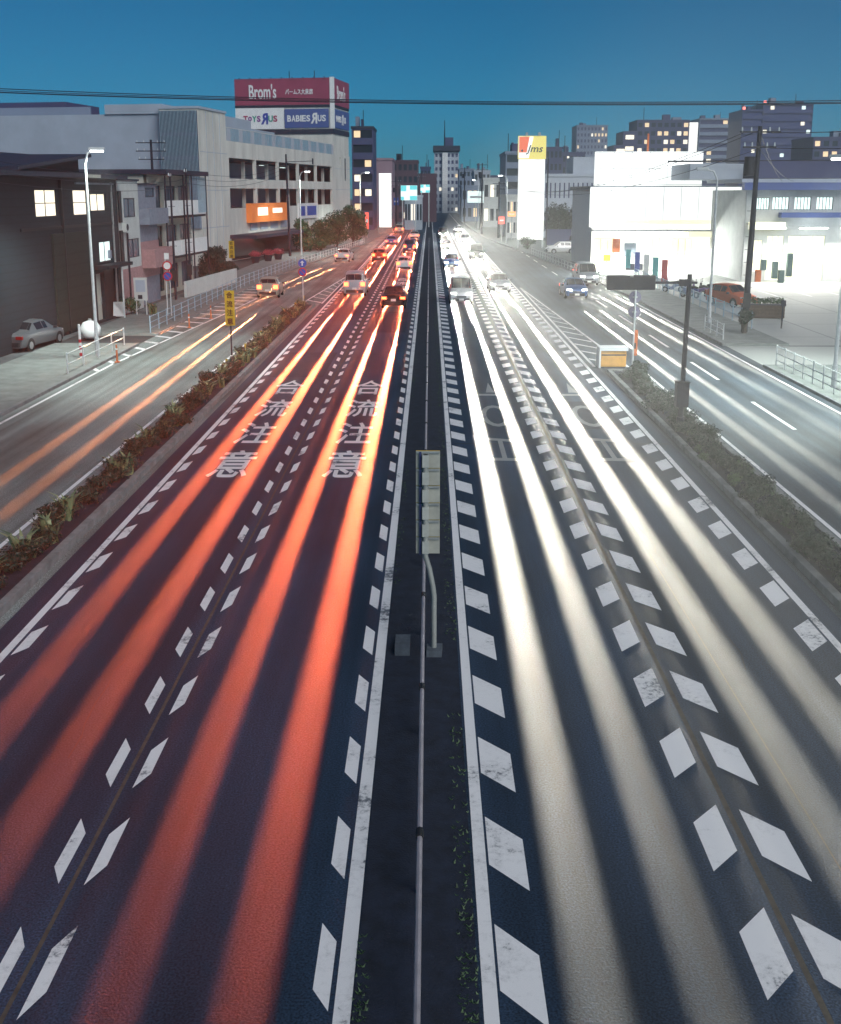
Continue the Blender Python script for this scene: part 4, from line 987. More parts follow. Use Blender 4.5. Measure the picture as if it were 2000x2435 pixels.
disc_sign(t, zat(626, 75.5, 701) - .1, .29, M_BLUES, None, arrow=True); disc_sign(t, zat(647, 75.5, 701) - .1, .30, M_REDS, M_BLUES, slash=True)
xx = -16.6
t = thing('road_sign', 'white-faced and blue-faced red-ringed discs on a twin post by the left fence', 'road sign', (xx, 69.5, .12))
for q in (-.12, .12): MB().tube([(q, 0, 0), (q, 0, 3.6 if q < 0 else 3.0)], .032, 8).build('post', M_WHITEM, t)
disc_sign(t, 3.15, .30, M_REDS, M_WHITE); disc_sign(t, 2.5, .30, M_REDS, M_BLUES, slash=True); box('top_plate', M_WHITE, t, -.16, .14, -.06, -.03, 3.55, 3.95)
# white advertising board on two legs in front of the pink house
p = gp(338, 752); t = thing('notice_board', 'white notice board on two legs with a dark mark before the pink tiled house', 'board', (p.x, p.y, .12))
for q in (-.32, .32): MB().tube([(q, 0, 0), (q, 0, 1.0)], .04, 8).build('leg', M_WHITEM, t)
nb_ = MB(); nb_.box(-.42, .42, -.04, .04, .9, 2.35); b_ = nb_.build('board', M_HWHITE, t); box('dark_patch', M_DARKM, b_, -.18, .1, -.06, -.043, 1.0, 1.25); box('printed_sheet', M_GWALL, b_, -.3, .3, -.055, -.042, 1.45, 2.2)
plant(MID, 'potted_shrub', 'pale shrub growing against the white notice board', None, p.x - .7, p.y + .1, .12, 1.7); plant(PALE, 'potted_shrub', 'spiky pale plant on the other side of the white notice board', None, p.x + .65, p.y + .3, .12, 1.8, 'plant')
# round white object and small sign board at the house front
t = thing('round_tank', 'round white tank on the ground beside the lamp post', 'tank', (-18.3, 58.5, .12))
mb = MB(); mb.tube([(0, 0, 0), (0, 0, .12), (0, 0, .55), (0, 0, .85), (0, 0, .95)], [.3, .5, .56, .38, .1], 16); mb.build('tank_body', M_WHITE, t, 60); MB().tube([(0, 0, .95), (0, 0, 1.05)], .09, 10).build('cap', M_GALV, t)
p = gp(285, 756); t = thing('a_board', 'small white folding sign board outside the charcoal house entrance', 'sign board', (p.x, p.y, .12))
MB().poly([(-.35, -.22, 0), (.35, -.22, 0), (.35, -.02, .9), (-.35, -.02, .9)]).poly([(-.35, -.02, .9), (.35, -.02, .9), (.35, -.22, 0)][::-1]).build('front_leaf', M_WHITE, t); MB().box(-.35, .35, .03, .06, 0, .9).build('rear_leaf', M_WHITE, t)

# dark hedge and trees at the left
for i, (x, Y, yt, rx, s_) in enumerate(((498, 97, 582, 1.2, 81), (520, 99, 578, 1.35, 82), (546, 101, 618, .95, 83))):
    p = at(x, yt, Y); tree(['dark clipped hedge bush touching the balconied flats', 'tallest dark hedge bush in front of the store tower', 'small dark hedge bush below the smaller yellow sign'][i], p.x, Y, p.z, rx, rx, 2200, M_LEAFD, s_, .5, .11, .02, 'hedge_bush', 'bush')
for i, (x, Y, yt, rx, s_) in enumerate(((722, 147, 512, 1.9, 91), (762, 150, 506, 2.2, 92), (800, 156, 496, 2.3, 93), (838, 163, 482, 2.4, 94))):
    p = at(x, yt, Y); tree(['bushy green tree at the left end of the row before the store', 'second bushy green tree of the row before the store', 'third bushy green tree of the row before the store', 'tallest bushy green tree at the right end of the row before the store'][i], p.x, Y, p.z, rx, rx, 3600, M_LEAF, s_, .8, .16, .0)
for i, (x, Y) in enumerate(((610, 124), (640, 127), (664, 130))):
    p = at(x, 590, Y); t = thing('flower_tub', 'tub of red flowers under the store entrance canopy', 'flower tub', (p.x, Y - 1, .02), 0, 'flower tubs by the store entrance')
    MB().tube([(0, 0, 0), (0, 0, .8)], [.35, .5], 12).build('tub', M_DARKM, t); fm2 = MB(); leaf_cloud(fm2, (0, 0, 1.05), (.75, .75, .4), 400, .08, random.Random(i), .4); fm2.build('flowers', M_LEAFR, t)

M_KERBD = mat('stained_concrete', (.075, .09, .11), .9, var=.4, scale=5, bump=.3)
# median guard pipe
t = thing('median_guard_pipe', 'long thin two-pipe guard rail on posts down the middle of the median', 'guard rail', (-.10, 0, .012))
STEP = 3.7
pp_ = MB().tube([(0, 0, .78), (0, STEP - .14, .78)], .032, 8).mesh('pipe', mat('pipe_pinkgrey', (.42, .38, .40), .45, .3, var=.2, scale=4), 40)
pl2 = MB().tube([(.0, 0, .42), (.0, STEP - .14, .42)], .026, 8).mesh('lower_pipe', M_BPLANT, 40)
jn = MB().tube([(0, -.09, .78), (0, .07, .78)], .045, 8).mesh('joint', M_BLACK); po = MB().tube([(0, 0, 0), (0, 0, .77)], .03, 8).mesh('post', M_DARKM)
for k in range(46):
    y = 3.55 + k * STEP
    link('pipe', pp_, t, (0, y + .07, 0)); link('lower_pipe', pl2, t, (0, y + .07, 0)); link('joint', jn, t, (0, y, 0)); link('post', po, t, (0, y, 0))
# median sign seen from behind, on a cranked post
py_ = 17.6; px0 = gp(1032, 1559).x
t = thing('median_sign', 'tall narrow sign seen from its grey ribbed back on a cranked post in the median', 'sign', (px0, py_, .012))
hx = at(1012, 1300, py_).x - px0
MB().tube([(0, 0, 0), (0, 0, 1.05), (-.02, 0, 1.22), (hx * .55, -.02, 1.55), (hx, -.03, 1.78), (hx, -.03, 3.55)], .045, 10).build('post', mat('post_grey', (.38, .39, .36), .5, .3, var=.15, scale=4), t, 40)
xl, xr = at(989, 1200, py_).x - px0, at(1046, 1200, py_).x - px0
M_CLAMP = mat('clamp_grey', (.46, .47, .43), .5, .2, var=.15, scale=6); M_BLUED = mat('shadow_blue', (.04, .05, .14), .6)
for k in range(6):
    z0 = 1.80 + k * .30
    box('back_panel', M_BEIGE, t, xl, xr, .06, .085, z0, z0 + .285); box('rib', M_GALV, t, xl + .01, xr - .01, .03, .058, z0 + .255, z0 + .28)
    box('clamp', M_CLAMP, t, hx - .055, hx + .055, -.085, .029, z0 + .04, z0 + .25); box('painted_shadow', M_BLUED, t, hx - .105, hx - .07, .0, .029, z0, z0 + .285)  # shadow beside the clamp put in as a dark blue strip
box('front_sheet', M_YSIGN, t, xl, xr, .087, .10, 1.80, 3.59)
for k, ch in enumerate('合流注意'):
    o = letter(ch, M_BROWNT, t, ((xl + xr) / 2, .112, 3.36 - k * .44), .27, .33, bold=.012); o.rotation_euler = (math.pi / 2, 0, math.pi)
MB().prism([(-.13, -.16), (.13, -.16), (.15, .16), (-.12, .16)], -.012, .12).build('footing', M_KERBD, t)
o = MB().prism([(-.13, -.3), (.13, -.3), (.13, .3), (-.13, .3)], 0, .14).build('concrete_block', M_KERBD); o.location = (-.46, 17.8, .012); tag(o, 'concrete block beside the guard pipe near the median sign', 'block')

# traffic signal seen from behind
ps = gp(1615.7, 1033); sx, sy = ps.x, ps.y
t = thing('traffic_signal', 'dark traffic signal seen from behind on a dark post in the right planting strip', 'traffic light', (sx, sy, .1))
topz = zat(652, sy, 1630) - .1
txp = at(1638, 700, sy).x - sx
MB().tube([(0, 0, 0), (txp * .5, 0, topz * .5), (txp, 0, topz)], [.085, .08, .075], 12).build('post', M_DARKM, t, 40); MB().tube([(0, 0, 0), (0, 0, .5)], .13, 12).build('base_sleeve', M_DARKM, t)
za = zat(672, sy, 1600) - .1
MB().tube([(txp + .25, 0, za), (txp - 1.1, 0, za)], .04, 8).build('arm', M_DARKM, t); MB().box(txp - .32, txp - .02, -.09, .09, za - .11, za + .11).build('arm_clamp', M_DARKM, t)
xl, xr = at(1443, 670, sy).x - sx, at(1558, 670, sy).x - sx; zl, zh = zat(689, sy, 1500) - .1, zat(654.5, sy, 1500) - .1
hs = MB().box(xl, xr, -.10, .10, zl, zh).build('signal_head', M_DARKM, t)
mb = hs.modifiers.new('bevel', 'BEVEL'); mb.width = .03; mb.segments = 2
for k in range(3):
    cx = xl + (xr - xl) * (k + .5) / 3; hd = MB().tube([(cx, .101, (zl + zh) / 2), (cx, .30, (zl + zh) / 2 + .02)], [.17, .16], 16, cap=False).build('visor', M_DARKM, hs)
    MB().disc((cx, .104, (zl + zh) / 2), (0, 1, 0), .14, .01, 16).build('lens', (M_TGREEN, M_AMBER, M_TOFF)[k], hs)
box('rear_seam', M_BLACK, hs, xl + .05, xr - .05, -.112, -.1005, zh - .07, zh - .05); box('latch', M_GALV, hs, (xl + xr) / 2 - .05, (xl + xr) / 2 + .06, -.115, -.1005, zh - .045, zh - .03)
box('control_box', M_DARKM, t, -.20, .20, -.20, .16, .85, 1.65); box('control_box_roof', M_BLACK, t, -.22, .22, -.22, .18, 1.653, 1.68)

# crash cushion and sign post at the right separator nose
p = gp(1428, 877)
t = thing('crash_cushion', 'yellow and white box-shaped crash cushion at the nose of the right planting strip', 'barrier', (8.35, p.y + .5, 0))
mb = MB().box(-.58, .58, -.35, .45, .06, .80).build('yellow_body', mat('cushion_yellow', (.62, .30, .05), .55, var=.15, scale=3), t); b_ = mb.modifiers.new('bevel', 'BEVEL'); b_.width = .05; b_.segments = 2
box('white_lid', M_WHITE, t, -.64, .64, -.42, .5, .803, .94); box('white_side', M_WHITE, t, -.66, -.585, -.40, .5, .02, .80); box('black_band', M_BLACK, t, -.55, .55, -.362, -.352, .58, .64)
box('skid', M_DARKM, t, -.55, .55, -.3, .4, .0, .058)
t = thing('nose_sign', 'pair of round signs seen from behind on a white post beside the crash cushion', 'road sign', (8.75, 46.6, .1))
MB().tube([(0, 0, 0), (0, 0, 3.75)], .038, 8).build('post', M_WHITEM, t)
M_BACK = mat('sign_back', (.22, .20, .28), .5, .2, var=.2, scale=4)
for z in (3.35, 2.72):
    d = MB().disc((0, .07, z), (0, 1, 0), .26, .02, 24).build('sign_disc', M_BACK, t); MB().disc((0, .085, z), (0, 1, 0), .255, .006, 24).build('sign_face', M_REDS, d); box('clamp', M_GALV, d, -.1, .1, .0, .058, z - .03, z + .03)
pn = MB().box(.04, .17, -.02, .04, .85, 1.95).build('orange_plate', M_ORANGE, t); box('black_stripe', M_BLACK, pn, .035, .10, -.034, -.021, 1.15, 1.4)
tree('small dark bush behind the crash cushion by the sign post', 8.9, 45.9, .9, .5, .6, 900, M_LEAFD, 77, .2, .06, .05, 'bush', 'bush')

# planter, bikes on the right forecourt
p = gp(1812, 757)
t = thing('planter_box', 'long dark wooden planter with clipped plants on the right forecourt', 'planter', (p.x, p.y, .02), R(-6))
for k in range(4): box('plank', M_BPLANT, t, -1.3, 1.3, -.34 + .0 * k, -.30, .04 + k * .2, .22 + k * .2)
box('box', M_BPLANT, t, -1.27, 1.27, -.297, .3, .02, .80); box('rim', M_DARKM, t, -1.36, 1.36, -.37, .34, .84, .90)
pf = MB(); rn = random.Random(3)
for k in range(9): leaf_cloud(pf, (-1.1 + k * .28, 0, 1.1), (.24, .26, .26), 110, .06, rn, .4)
pf.build('plants', M_LEAF, t)
t = thing('dark_post', 'short dark post on the forecourt in front of the planter', 'post', (p.x - .5, p.y - 5.5, .02)); MB().tube([(0, 0, 0), (0, 0, 1.7)], .05, 8).build('tube', M_DARKM, t); box('plate', M_DARKM, t, -.14, .14, -.08, -.051, 1.3, 1.65)
tree('dark round bush at the foot of the right utility pole', 17.55, 60.9, 1.5, .55, .55, 900, M_LEAFD, 78, .3, .07, .35, 'bush', 'bush')
def scooter(label, x, y, rz, m, group):
    t = thing('scooter', label, 'motor scooter', (x, y, .02), rz, group)
    for yy in (-.62, .62):
        wh = MB().disc((0, yy, .24), (1, 0, 0), .24, .10, 18).build('wheel', M_RUBBER, t); MB().disc((0, yy, .24), (1, 0, 0), .13, .11, 12).build('rim', M_RIM, wh)
    bd = MB(); bd.tube([(0, -.75, .62), (0, -.45, .66), (0, -.1, .55), (0, .05, .34), (0, .35, .36), (0, .5, .6), (0, .46, .95)], [.09, .16, .16, .15, .13, .12, .08], 10); bd.build('body', m, t, 60)
    MB().tube([(0, -.7, .76), (0, -.35, .80), (0, 0, .74)], [.09, .14, .10], 10).build('seat', M_RUBBER, t, 60)
    MB().tube([(-.32, .4, 1.02), (0, .48, .98), (.32, .4, 1.02)], .02, 8).build('handlebar', M_DARKM, t)
    MB().tube([(0, .5, .9), (0, .62, .24)], .035, 8).build('fork', M_DARKM, t)
    for q in (-1, 1): MB().tube([(q * .25, .42, 1.02), (q * .3, .42, 1.2)], .012, 6).build('mirror_stalk', M_DARKM, t); MB().disc((q * .3, .42, 1.24), (0, 1, 0), .06, .02, 10).build('mirror', M_DARKM, t)
M_SC = [mat('scooter_blue', (.03, .05, .20), .3), mat('scooter_purple', (.12, .06, .22), .3), mat('scooter_black', (.012, .012, .02), .3)]
for k, (x, y) in enumerate(((1640, 708), (1662, 706), (1680, 702), (1600, 695))):
    p = gp(x, y, .02); scooter(['dark blue scooter parked by the forecourt fence, next to a purple one', 'purple scooter parked between two dark ones', 'black scooter parked closest to the red car', 'dark scooter parked alone further along the forecourt fence'][k], p.x, p.y, R(40 + 12 * k), M_SC[k % 3], 'scooters on the right forecourt')

# ------------------------------------------------------------------ cars
def carpaint(name, col): return mat('paint_' + name, col, .28, .25, spec=.6)
PAINT = {'white': carpaint('white_car', (.72, .72, .70)), 'silver': carpaint('silver', (.38, .40, .42)), 'black': carpaint('black', (.012, .013, .016)), 'navy': carpaint('navy', (.02, .03, .10)),
         'grey': carpaint('grey', (.11, .12, .13)), 'red': carpaint('red', (.40, .03, .02)), 'orange': carpaint('orange_red', (.60, .12, .04)), 'blue': carpaint('blue', (.03, .10, .30)), 'beige': carpaint('beige', (.42, .38, .30)), 'green': carpaint('green', (.03, .10, .07))}
# station rows along the length: (y fraction from rear 0 to front 1, half-width factor, belt height, top height, top half-width factor, zone)
KINDS = {
 'sedan': dict(L=4.55, W=1.72, zb=.22, st=[(0, .86, .78, .80, .70), (.03, .95, .90, .93, .74), (.16, .99, .95, 1.0, .80), (.20, 1, .95, 1.02, .80), (.335, 1, .94, 1.40, .66), (.50, 1, .93, 1.44, .68), (.60, 1, .92, 1.40, .67), (.765, 1, .90, .98, .80), (.80, 1, .89, .96, .80), (.93, .97, .78, .84, .74), (.985, .90, .66, .70, .66), (1, .82, .56, .58, .6)], rear=(3, 4), wind=(6, 7), side=(4, 5, 6)),
 'hatch': dict(L=3.85, W=1.67, zb=.22, st=[(0, .88, .86, .90, .74), (.025, .97, .98, 1.04, .78), (.05, .99, .99, 1.10, .76), (.13, 1, .99, 1.46, .66), (.20, 1, .98, 1.51, .68), (.42, 1, .96, 1.53, .69), (.56, 1, .95, 1.48, .68), (.735, 1, .92, 1.02, .80), (.78, 1, .91, 1.0, .80), (.92, .97, .80, .87, .74), (.98, .90, .68, .72, .66), (1, .82, .56, .58, .6)], rear=(2, 3), wind=(6, 7), side=(3, 4, 5, 6)),
 'van': dict(L=4.5, W=1.72, zb=.22, st=[(0, .90, .96, 1.0, .80), (.015, .98, 1.05, 1.12, .80), (.03, .99, 1.06, 1.20, .79), (.075, 1, 1.06, 1.74, .74), (.12, 1, 1.06, 1.82, .76), (.45, 1, 1.05, 1.85, .77), (.66, 1, 1.04, 1.80, .75), (.84, 1, 1.0, 1.10, .82), (.87, 1, .98, 1.06, .82), (.95, .98, .88, .93, .78), (.99, .91, .72, .76, .7), (1, .84, .58, .60, .62)], rear=(2, 3), wind=(6, 7), side=(3, 4, 5, 6)),
}
_car = {}
def car_meshes(kind):
    if kind in _car: return _car[kind]
    K = KINDS[kind]; L, W, zb, st = K['L'], K['W'] / 2, K['zb'], K['st']
    rows = []
    for f, wf, belt, top, tf in st:
        y = (f - .5) * L; w_ = W * wf; mid = zb + (belt - zb) * .55
        rows.append([(.55 * w_, y, zb), (.93 * w_, y, zb + .03), (.99 * w_, y, zb + .18), (w_, y, mid), (.985 * w_, y, belt - .06), (.94 * w_, y, belt), (tf * W * (1 if top > belt + .2 else wf), y, top - .035), (tf * W * .8, y, top), (0, y, top + .018)])
    n = len(rows[0]); full = []
    for r in rows: full.append(r + [(-x, y, z) for x, y, z in reversed(r[:-1])])
    N = len(full[0])
    parts = {'body': MB(), 'windscreen': MB(), 'rear_window': MB(), 'side_window': MB(), 'side_window_r': MB()}
    def quad(mb, i, j): mb.poly([full[i][j], full[i][j + 1], full[i + 1][j + 1], full[i + 1][j]])
    def glass(mb, i, j, sh=.10, sv=.10):
        """inset glass quad in face (i,j); the rim around it stays body"""
        a, b, c, d = [Vector(p) for p in (full[i][j], full[i][j + 1], full[i + 1][j + 1], full[i + 1][j])]
        def P(u, v): return (a.lerp(d, u)).lerp(b.lerp(c, u), v)
        q = [P(sh, sv), P(sh, 1 - sv), P(1 - sh, 1 - sv), P(1 - sh, sv)]
        o_ = [a, b, c, d]; body = parts['body']
        for k in range(4): body.poly([o_[k], o_[(k + 1) % 4], q[(k + 1) % 4], q[k]])
        nm = (q[1] - q[0]).cross(q[3] - q[0]).normalized() * .004
        mb.poly([p + nm for p in q])
    for i in range(len(full) - 1):
        for j in range(N - 1):
            sym = j if j < n - 1 else N - 2 - j
            top = sym >= 6; sd = sym == 5
            if sd and K['side'][0] <= i < K['side'][-1]: glass(parts['side_window' if j < n - 1 else 'side_window_r'], i, j, .035, .12)
            elif top and (i, i + 1) == K['wind'] : glass(parts['windscreen'], i, j, .04, .01)
            elif top and (i, i + 1) == K['rear']: glass(parts['rear_window'], i, j, .10, .01)
            elif sd and ((i, i + 1) == K['wind'] or (i, i + 1) == K['rear']): quad(parts['body'], i, j)
            else: quad(parts['body'], i, j)
    b = parts['body']; b.poly([full[0][k] for k in range(N)][::-1]); b.poly([full[-1][k] for k in range(N)])
    def arch(y):
        for s in (-1, 1):
            pts = [(s * (W + .006), y + .36 * math.cos(t), .31 + .36 * math.sin(t)) for t in [math.pi * k / 12 for k in range(13)]]
            pts = [(s * (W + .006), y + .36, .2)] + pts + [(s * (W + .006), y - .36, .2)]
            yield pts if s > 0 else pts[::-1]
    yf, yr = L * .5 - .78, -L * .5 + .75
    ar = MB()
    for y in (yf, yr):
        for p in arch(y): ar.poly(p)
    ms = {k: v.mesh(k, None, 35) for k, v in parts.items() if v.f}
    # weld so that smooth shading runs over the panels
    import bmesh
    bm = bmesh.new(); bm.from_mesh(ms['body']); bmesh.ops.remove_doubles(bm, verts=bm.verts, dist=.0015); bmesh.ops.recalc_face_normals(bm, faces=bm.faces); bm.to_mesh(ms['body']); bm.free()
    ms['body'].polygons.foreach_set('use_smooth', [True] * len(ms['body'].polygons)); ms['body'].set_sharp_from_angle(angle=R(32))
    ms['body'].materials.append(PAINT['white'])
    for k in ('windscreen', 'rear_window', 'side_window', 'side_window_r'): ms[k].materials.append(M_CARGLASS)
    ms['arches'] = ar.mesh('wheel_arch', M_BLACK)
    tz_, hz_ = (.80, .66) if kind == 'sedan' else ((.92, .68) if kind == 'hatch' else (1.0, .76))
    hr = .30 if kind != 'sedan' else .16
    fw_ = W * .86
    ms['tail'] = (MB().box(-.17, .17, -.03, .10, -hr / 2, hr / 2).mesh('tail_lamp', M_TAIL), (W * .74, -L / 2 - .005, tz_ - (.05 if kind == 'sedan' else .05)))
    ms['head'] = (MB().prism([(-.20, -.18), (.19, -.30), (.19, -.06), (-.18, .04)], -.08, .08).mesh('head_lamp', M_HEAD), (W * .66, L / 2 - .06, hz_))
    ms['bumper_r'] = MB().prism([(-W * .82, -L / 2 + .1), (-W * .72, -L / 2 - .06), (W * .72, -L / 2 - .06), (W * .82, -L / 2 + .1)], .30, .52).mesh('bumper', M_PLAS)
    ms['bumper_f'] = MB().prism([(W * .80, L / 2 - .12), (W * .62, L / 2 + .05), (-W * .62, L / 2 + .05), (-W * .80, L / 2 - .12)], .24, .46).mesh('bumper', M_PLAS)
    ms['grille'] = MB().box(-W * .40, W * .40, L / 2 - .06, L / 2 + .012, .50, .60).mesh('grille', M_BLACK)
    ms['plate_r'] = MB().box(-.17, .17, -L / 2 - .075, -L / 2 - .062, .55 if kind != 'sedan' else .54, .70).mesh('number_plate', M_PLATE)
    ms['plate_f'] = MB().box(-.17, .17, L / 2 + .052, L / 2 + .065, .30, .44).mesh('number_plate', M_PLATE)
    ms['tyre'] = MB().tube([(-.09, 0, 0), (-.07, 0, 0), (.07, 0, 0), (.09, 0, 0)], [.27, .305, .305, .27], 20).mesh('wheel', M_RUBBER, 40)
    ms['rim'] = MB().tube([(-.098, 0, 0), (.098, 0, 0)], [.19, .19], 14).mesh('rim', M_RIM)
    ms['mirror'] = MB().prism([(-.08, -.05), (.09, -.04), (.09, .06), (-.08, .05)], -.06, .06).mesh('wing_mirror', M_PLAS)
    ms['brake'] = MB().box(-.14, .14, -.01, .02, -.02, .02).mesh('high_brake_lamp', M_TAIL)
    _car[kind] = (ms, L, W, yf, yr, K); return _car[kind]
CARN = 0
def spot(parent, loc, aim, power, col, size, blend=.7, narrow=.072):  # overstrong spot squeezed sideways, added to draw light streaks along the lane
    l = bpy.data.lights.new('streak_beam', 'SPOT'); l.energy = power; l.color = col; l.spot_size = R(size); l.spot_blend = blend; l.shadow_soft_size = .06
    o = bpy.data.objects.new('streak_beam', l); COL.objects.link(o); o.parent = parent; o.location = loc
    o.rotation_euler = Vector(aim).to_track_quat('-Z', 'Y').to_euler(); o.scale = (narrow, 1, 1); return o
TAILP, HEADP = 1.55e6, 1.7e6
def car(kind, colr, label, x, y, heading=0.0, lights='on', beam='tail', group=None, z=0.0, power=1.0, col=None):
    ms, L, W, yf, yr, K = car_meshes(kind)
    t = thing('car' if kind != 'van' else 'minivan', label, 'car' if kind != 'van' else 'minivan', (x, y, z), heading, group)
    link('body', ms['body'], t, m=PAINT[colr])
    for k in ('windscreen', 'rear_window', 'side_window', 'side_window_r'): link(k.replace('_r', '') if k.startswith('side') else k, ms[k], t)
    link('wheel_arch', ms['arches'], t)
    for sx_ in (-1, 1):
        for yy in (yf, yr):
            wh = link('wheel', ms['tyre'], t, (sx_ * (W - .085), yy, .305)); link('rim', ms['rim'], wh)
        m_, p_ = ms['tail']; tl = link('tail_lamp', m_, t, (sx_ * p_[0], p_[1], p_[2]), m=M_TAIL if lights == 'on' else M_TOFF)
        m_, p_ = ms['head']; hl = link('head_lamp', m_, t, (sx_ * p_[0], p_[1], p_[2]), m=M_HEAD if lights == 'on' else M_HOFF); hl.scale = (sx_, 1, 1)
        if lights == 'on' and beam == 'tail':
            spot(tl, (0, -.12, 0), (0, -1, -.0105), TAILP * power, col or (1, .17, .065), 9.0, 1.0)
        if lights == 'on' and beam == 'head':
            spot(hl, (0, .12, 0), (0, 1, -.0105), HEADP * power, (1, .95, .80), 9.0, 1.0)
        wmz = K['st'][K['wind'][1]][2] + .06
        link('wing_mirror', ms['mirror'], t, (sx_ * (W + .07), (K['st'][K['wind'][1]][0] - .5) * L - .25, wmz))
    for k in ('bumper_r', 'bumper_f', 'grille', 'plate_r', 'plate_f'): link(ms[k].name.split('.')[0], ms[k], t)
    return t
PI = math.pi
LI, LO, RI, RO = -2.48, -5.75, 2.26, 5.56
away = [('sedan', 'black', LI, 77, 'black sedan driving away in the inner lane beside the hatched strip nose'), ('van', 'silver', LO, 86, 'silver minivan driving away in the outer lane just before the second painted characters'),
        ('hatch', 'white', LI, 112, 'white hatchback driving away in the inner lane past the second painted characters'), ('hatch', 'red', LO, 127, 'red hatchback driving away in the outer lane at the merge'),
        ('van', 'navy', LI, 146, 'navy minivan driving away in the inner lane ahead of the white hatchback'), ('sedan', 'blue', LO, 166, 'blue sedan driving away in the outer lane before the store trees'),
        ('sedan', 'white', LI, 188, 'white sedan driving away far down the inner lane'), ('van', 'beige', LO, 214, 'beige minivan driving away farthest down the outer lane')]
for kd, cl, x, y, lab in away: car(kd, cl, lab, x + (rnd.uniform(-.12, .12) if y > 90 else 0), y, R(rnd.uniform(-.2, .2)) if y > 90 else 0, beam='tail', group='cars driving away with red tail lamps', power=(2.0 if y > 80 else 1.1) if y < 100 else y / 85)
coming = [('van', 'white', RI, 80, 'white minivan approaching with headlamps on in the inner lane'), ('sedan', 'silver', RO, 89, 'silver sedan approaching with headlamps on in the outer lane'), ('hatch', 'blue', RI, 116, 'blue hatchback approaching with headlamps on in the inner lane'),
          ('van', 'black', RO, 131, 'black minivan approaching with headlamps on in the outer lane'), ('sedan', 'white', RI, 152, 'white sedan approaching with headlamps on in the inner lane'), ('hatch', 'silver', RO, 172, 'silver hatchback approaching with headlamps on in the outer lane'),
          ('van', 'grey', RI, 195, 'grey minivan approaching with headlamps on in the inner lane'), ('sedan', 'navy', RO, 220, 'navy sedan approaching farthest off in the outer lane')]
for kd, cl, x, y, lab in coming: car(kd, cl, lab, x + (rnd.uniform(-.12, .12) if y > 92 else 0), y, PI + (R(rnd.uniform(-.2, .2)) if y > 92 else 0), beam='head', group='cars approaching with headlamps on', power=(3.0 if y > 85 else 1.0) if y < 100 else y / 36)
AMB = (1, .34, .13)
car('hatch', 'beige', 'beige hatchback driving away on the left frontage road by the fence', -12.2, 84, R(1.0), beam='tail', power=1.0, col=AMB)
car('sedan', 'white', 'white sedan driving away at the far left frontage merge', -9.9, 128, R(-4), beam='tail', power=.9, col=AMB)
car('sedan', 'blue', 'blue sedan approaching on the right frontage road behind the round signs', 11.0, 84, PI, beam='head', power=.9)
car('van', 'silver', 'silver minivan approaching on the right frontage road by the kerb', 13.6, 96, PI + R(.5), beam='head', power=1.0)
# parked cars
car('hatch', 'orange', 'orange-red hatchback parked on the right forecourt by the barred fence', 21.2, 77, R(205), 'off', z=.02)
car('sedan', 'grey', 'grey sedan parked outside the charcoal house', -20.6, 55.8, R(-8), 'off', z=.01)
p = gp(1335, 604); car('hatch', 'white', 'white hatchback parked in the lot beside the tall pylon', p.x, p.y + 1, R(100), 'off', z=.02)
p = gp(1372, 592); car('van', 'navy', 'dark minivan parked in the lot beside the white service shop', p.x, p.y + 2, R(165), 'off', z=.02)

# ------------------------------------------------------------------ small signs and poles down the road
def post_sign(label, xa, xb, ya_, yb, Y, m, name='shop_sign'):
    a = at(xa, ya_, Y); b = at(xb, yb, Y); t = thing(name, label, 'sign', (a.x, Y, 0)); W = b.x - a.x
    pn = box('panel', m, t, 0, W, 0, .3, b.z, a.z); box('panel_band', M_WHITE, pn, W * .15, W * .85, -.03, -.004, b.z + (a.z - b.z) * .4, b.z + (a.z - b.z) * .6)
    MB().tube([(W / 2, .15, 0), (W / 2, .15, b.z)], .09, 8).build('post', M_GALV, t)
M_SR = mat('lit_red_sign', (.6, .1, .08), .5, emit=(1, .16, .10), estr=.8); M_SO = mat('lit_orange_sign', (.7, .3, .1), .5, emit=(1, .42, .14), estr=.8)
post_sign('small lit red shop sign left of the pylon foot', 1186, 1200, 515, 533, 176, M_SR)
post_sign('small lit orange shop sign beside the red one', 1208, 1226, 503, 515, 180, M_SO)
post_sign('narrow lit red sign by the white glowing pylon', 868, 877, 505, 545, 190, M_SR)
post_sign('small lit white sign over the far right pavement', 1112, 1150, 455, 482, 240, M_LITC)
post_sign('small dark blue sign on the far left pavement', 936, 948, 470, 488, 250, M_BLUES)
for i, (x, Y, yt) in enumerate(((1147, 210, 388), (1187, 190, 432), (1105, 280, 398), (1002, 290, 410), (942, 240, 428))):
    p = at(x, yt, Y); utility_pole(['far pole left of the office with rooftop box', 'short far pole before the white two-storey shop', 'far pole right of the pale tower block', 'far pole behind the cyan sign', 'far pole beside the glowing white pylon'][i], p.x, Y, p.z, i % 2 == 0, ((0, 2.2), (.9, 2.2)))

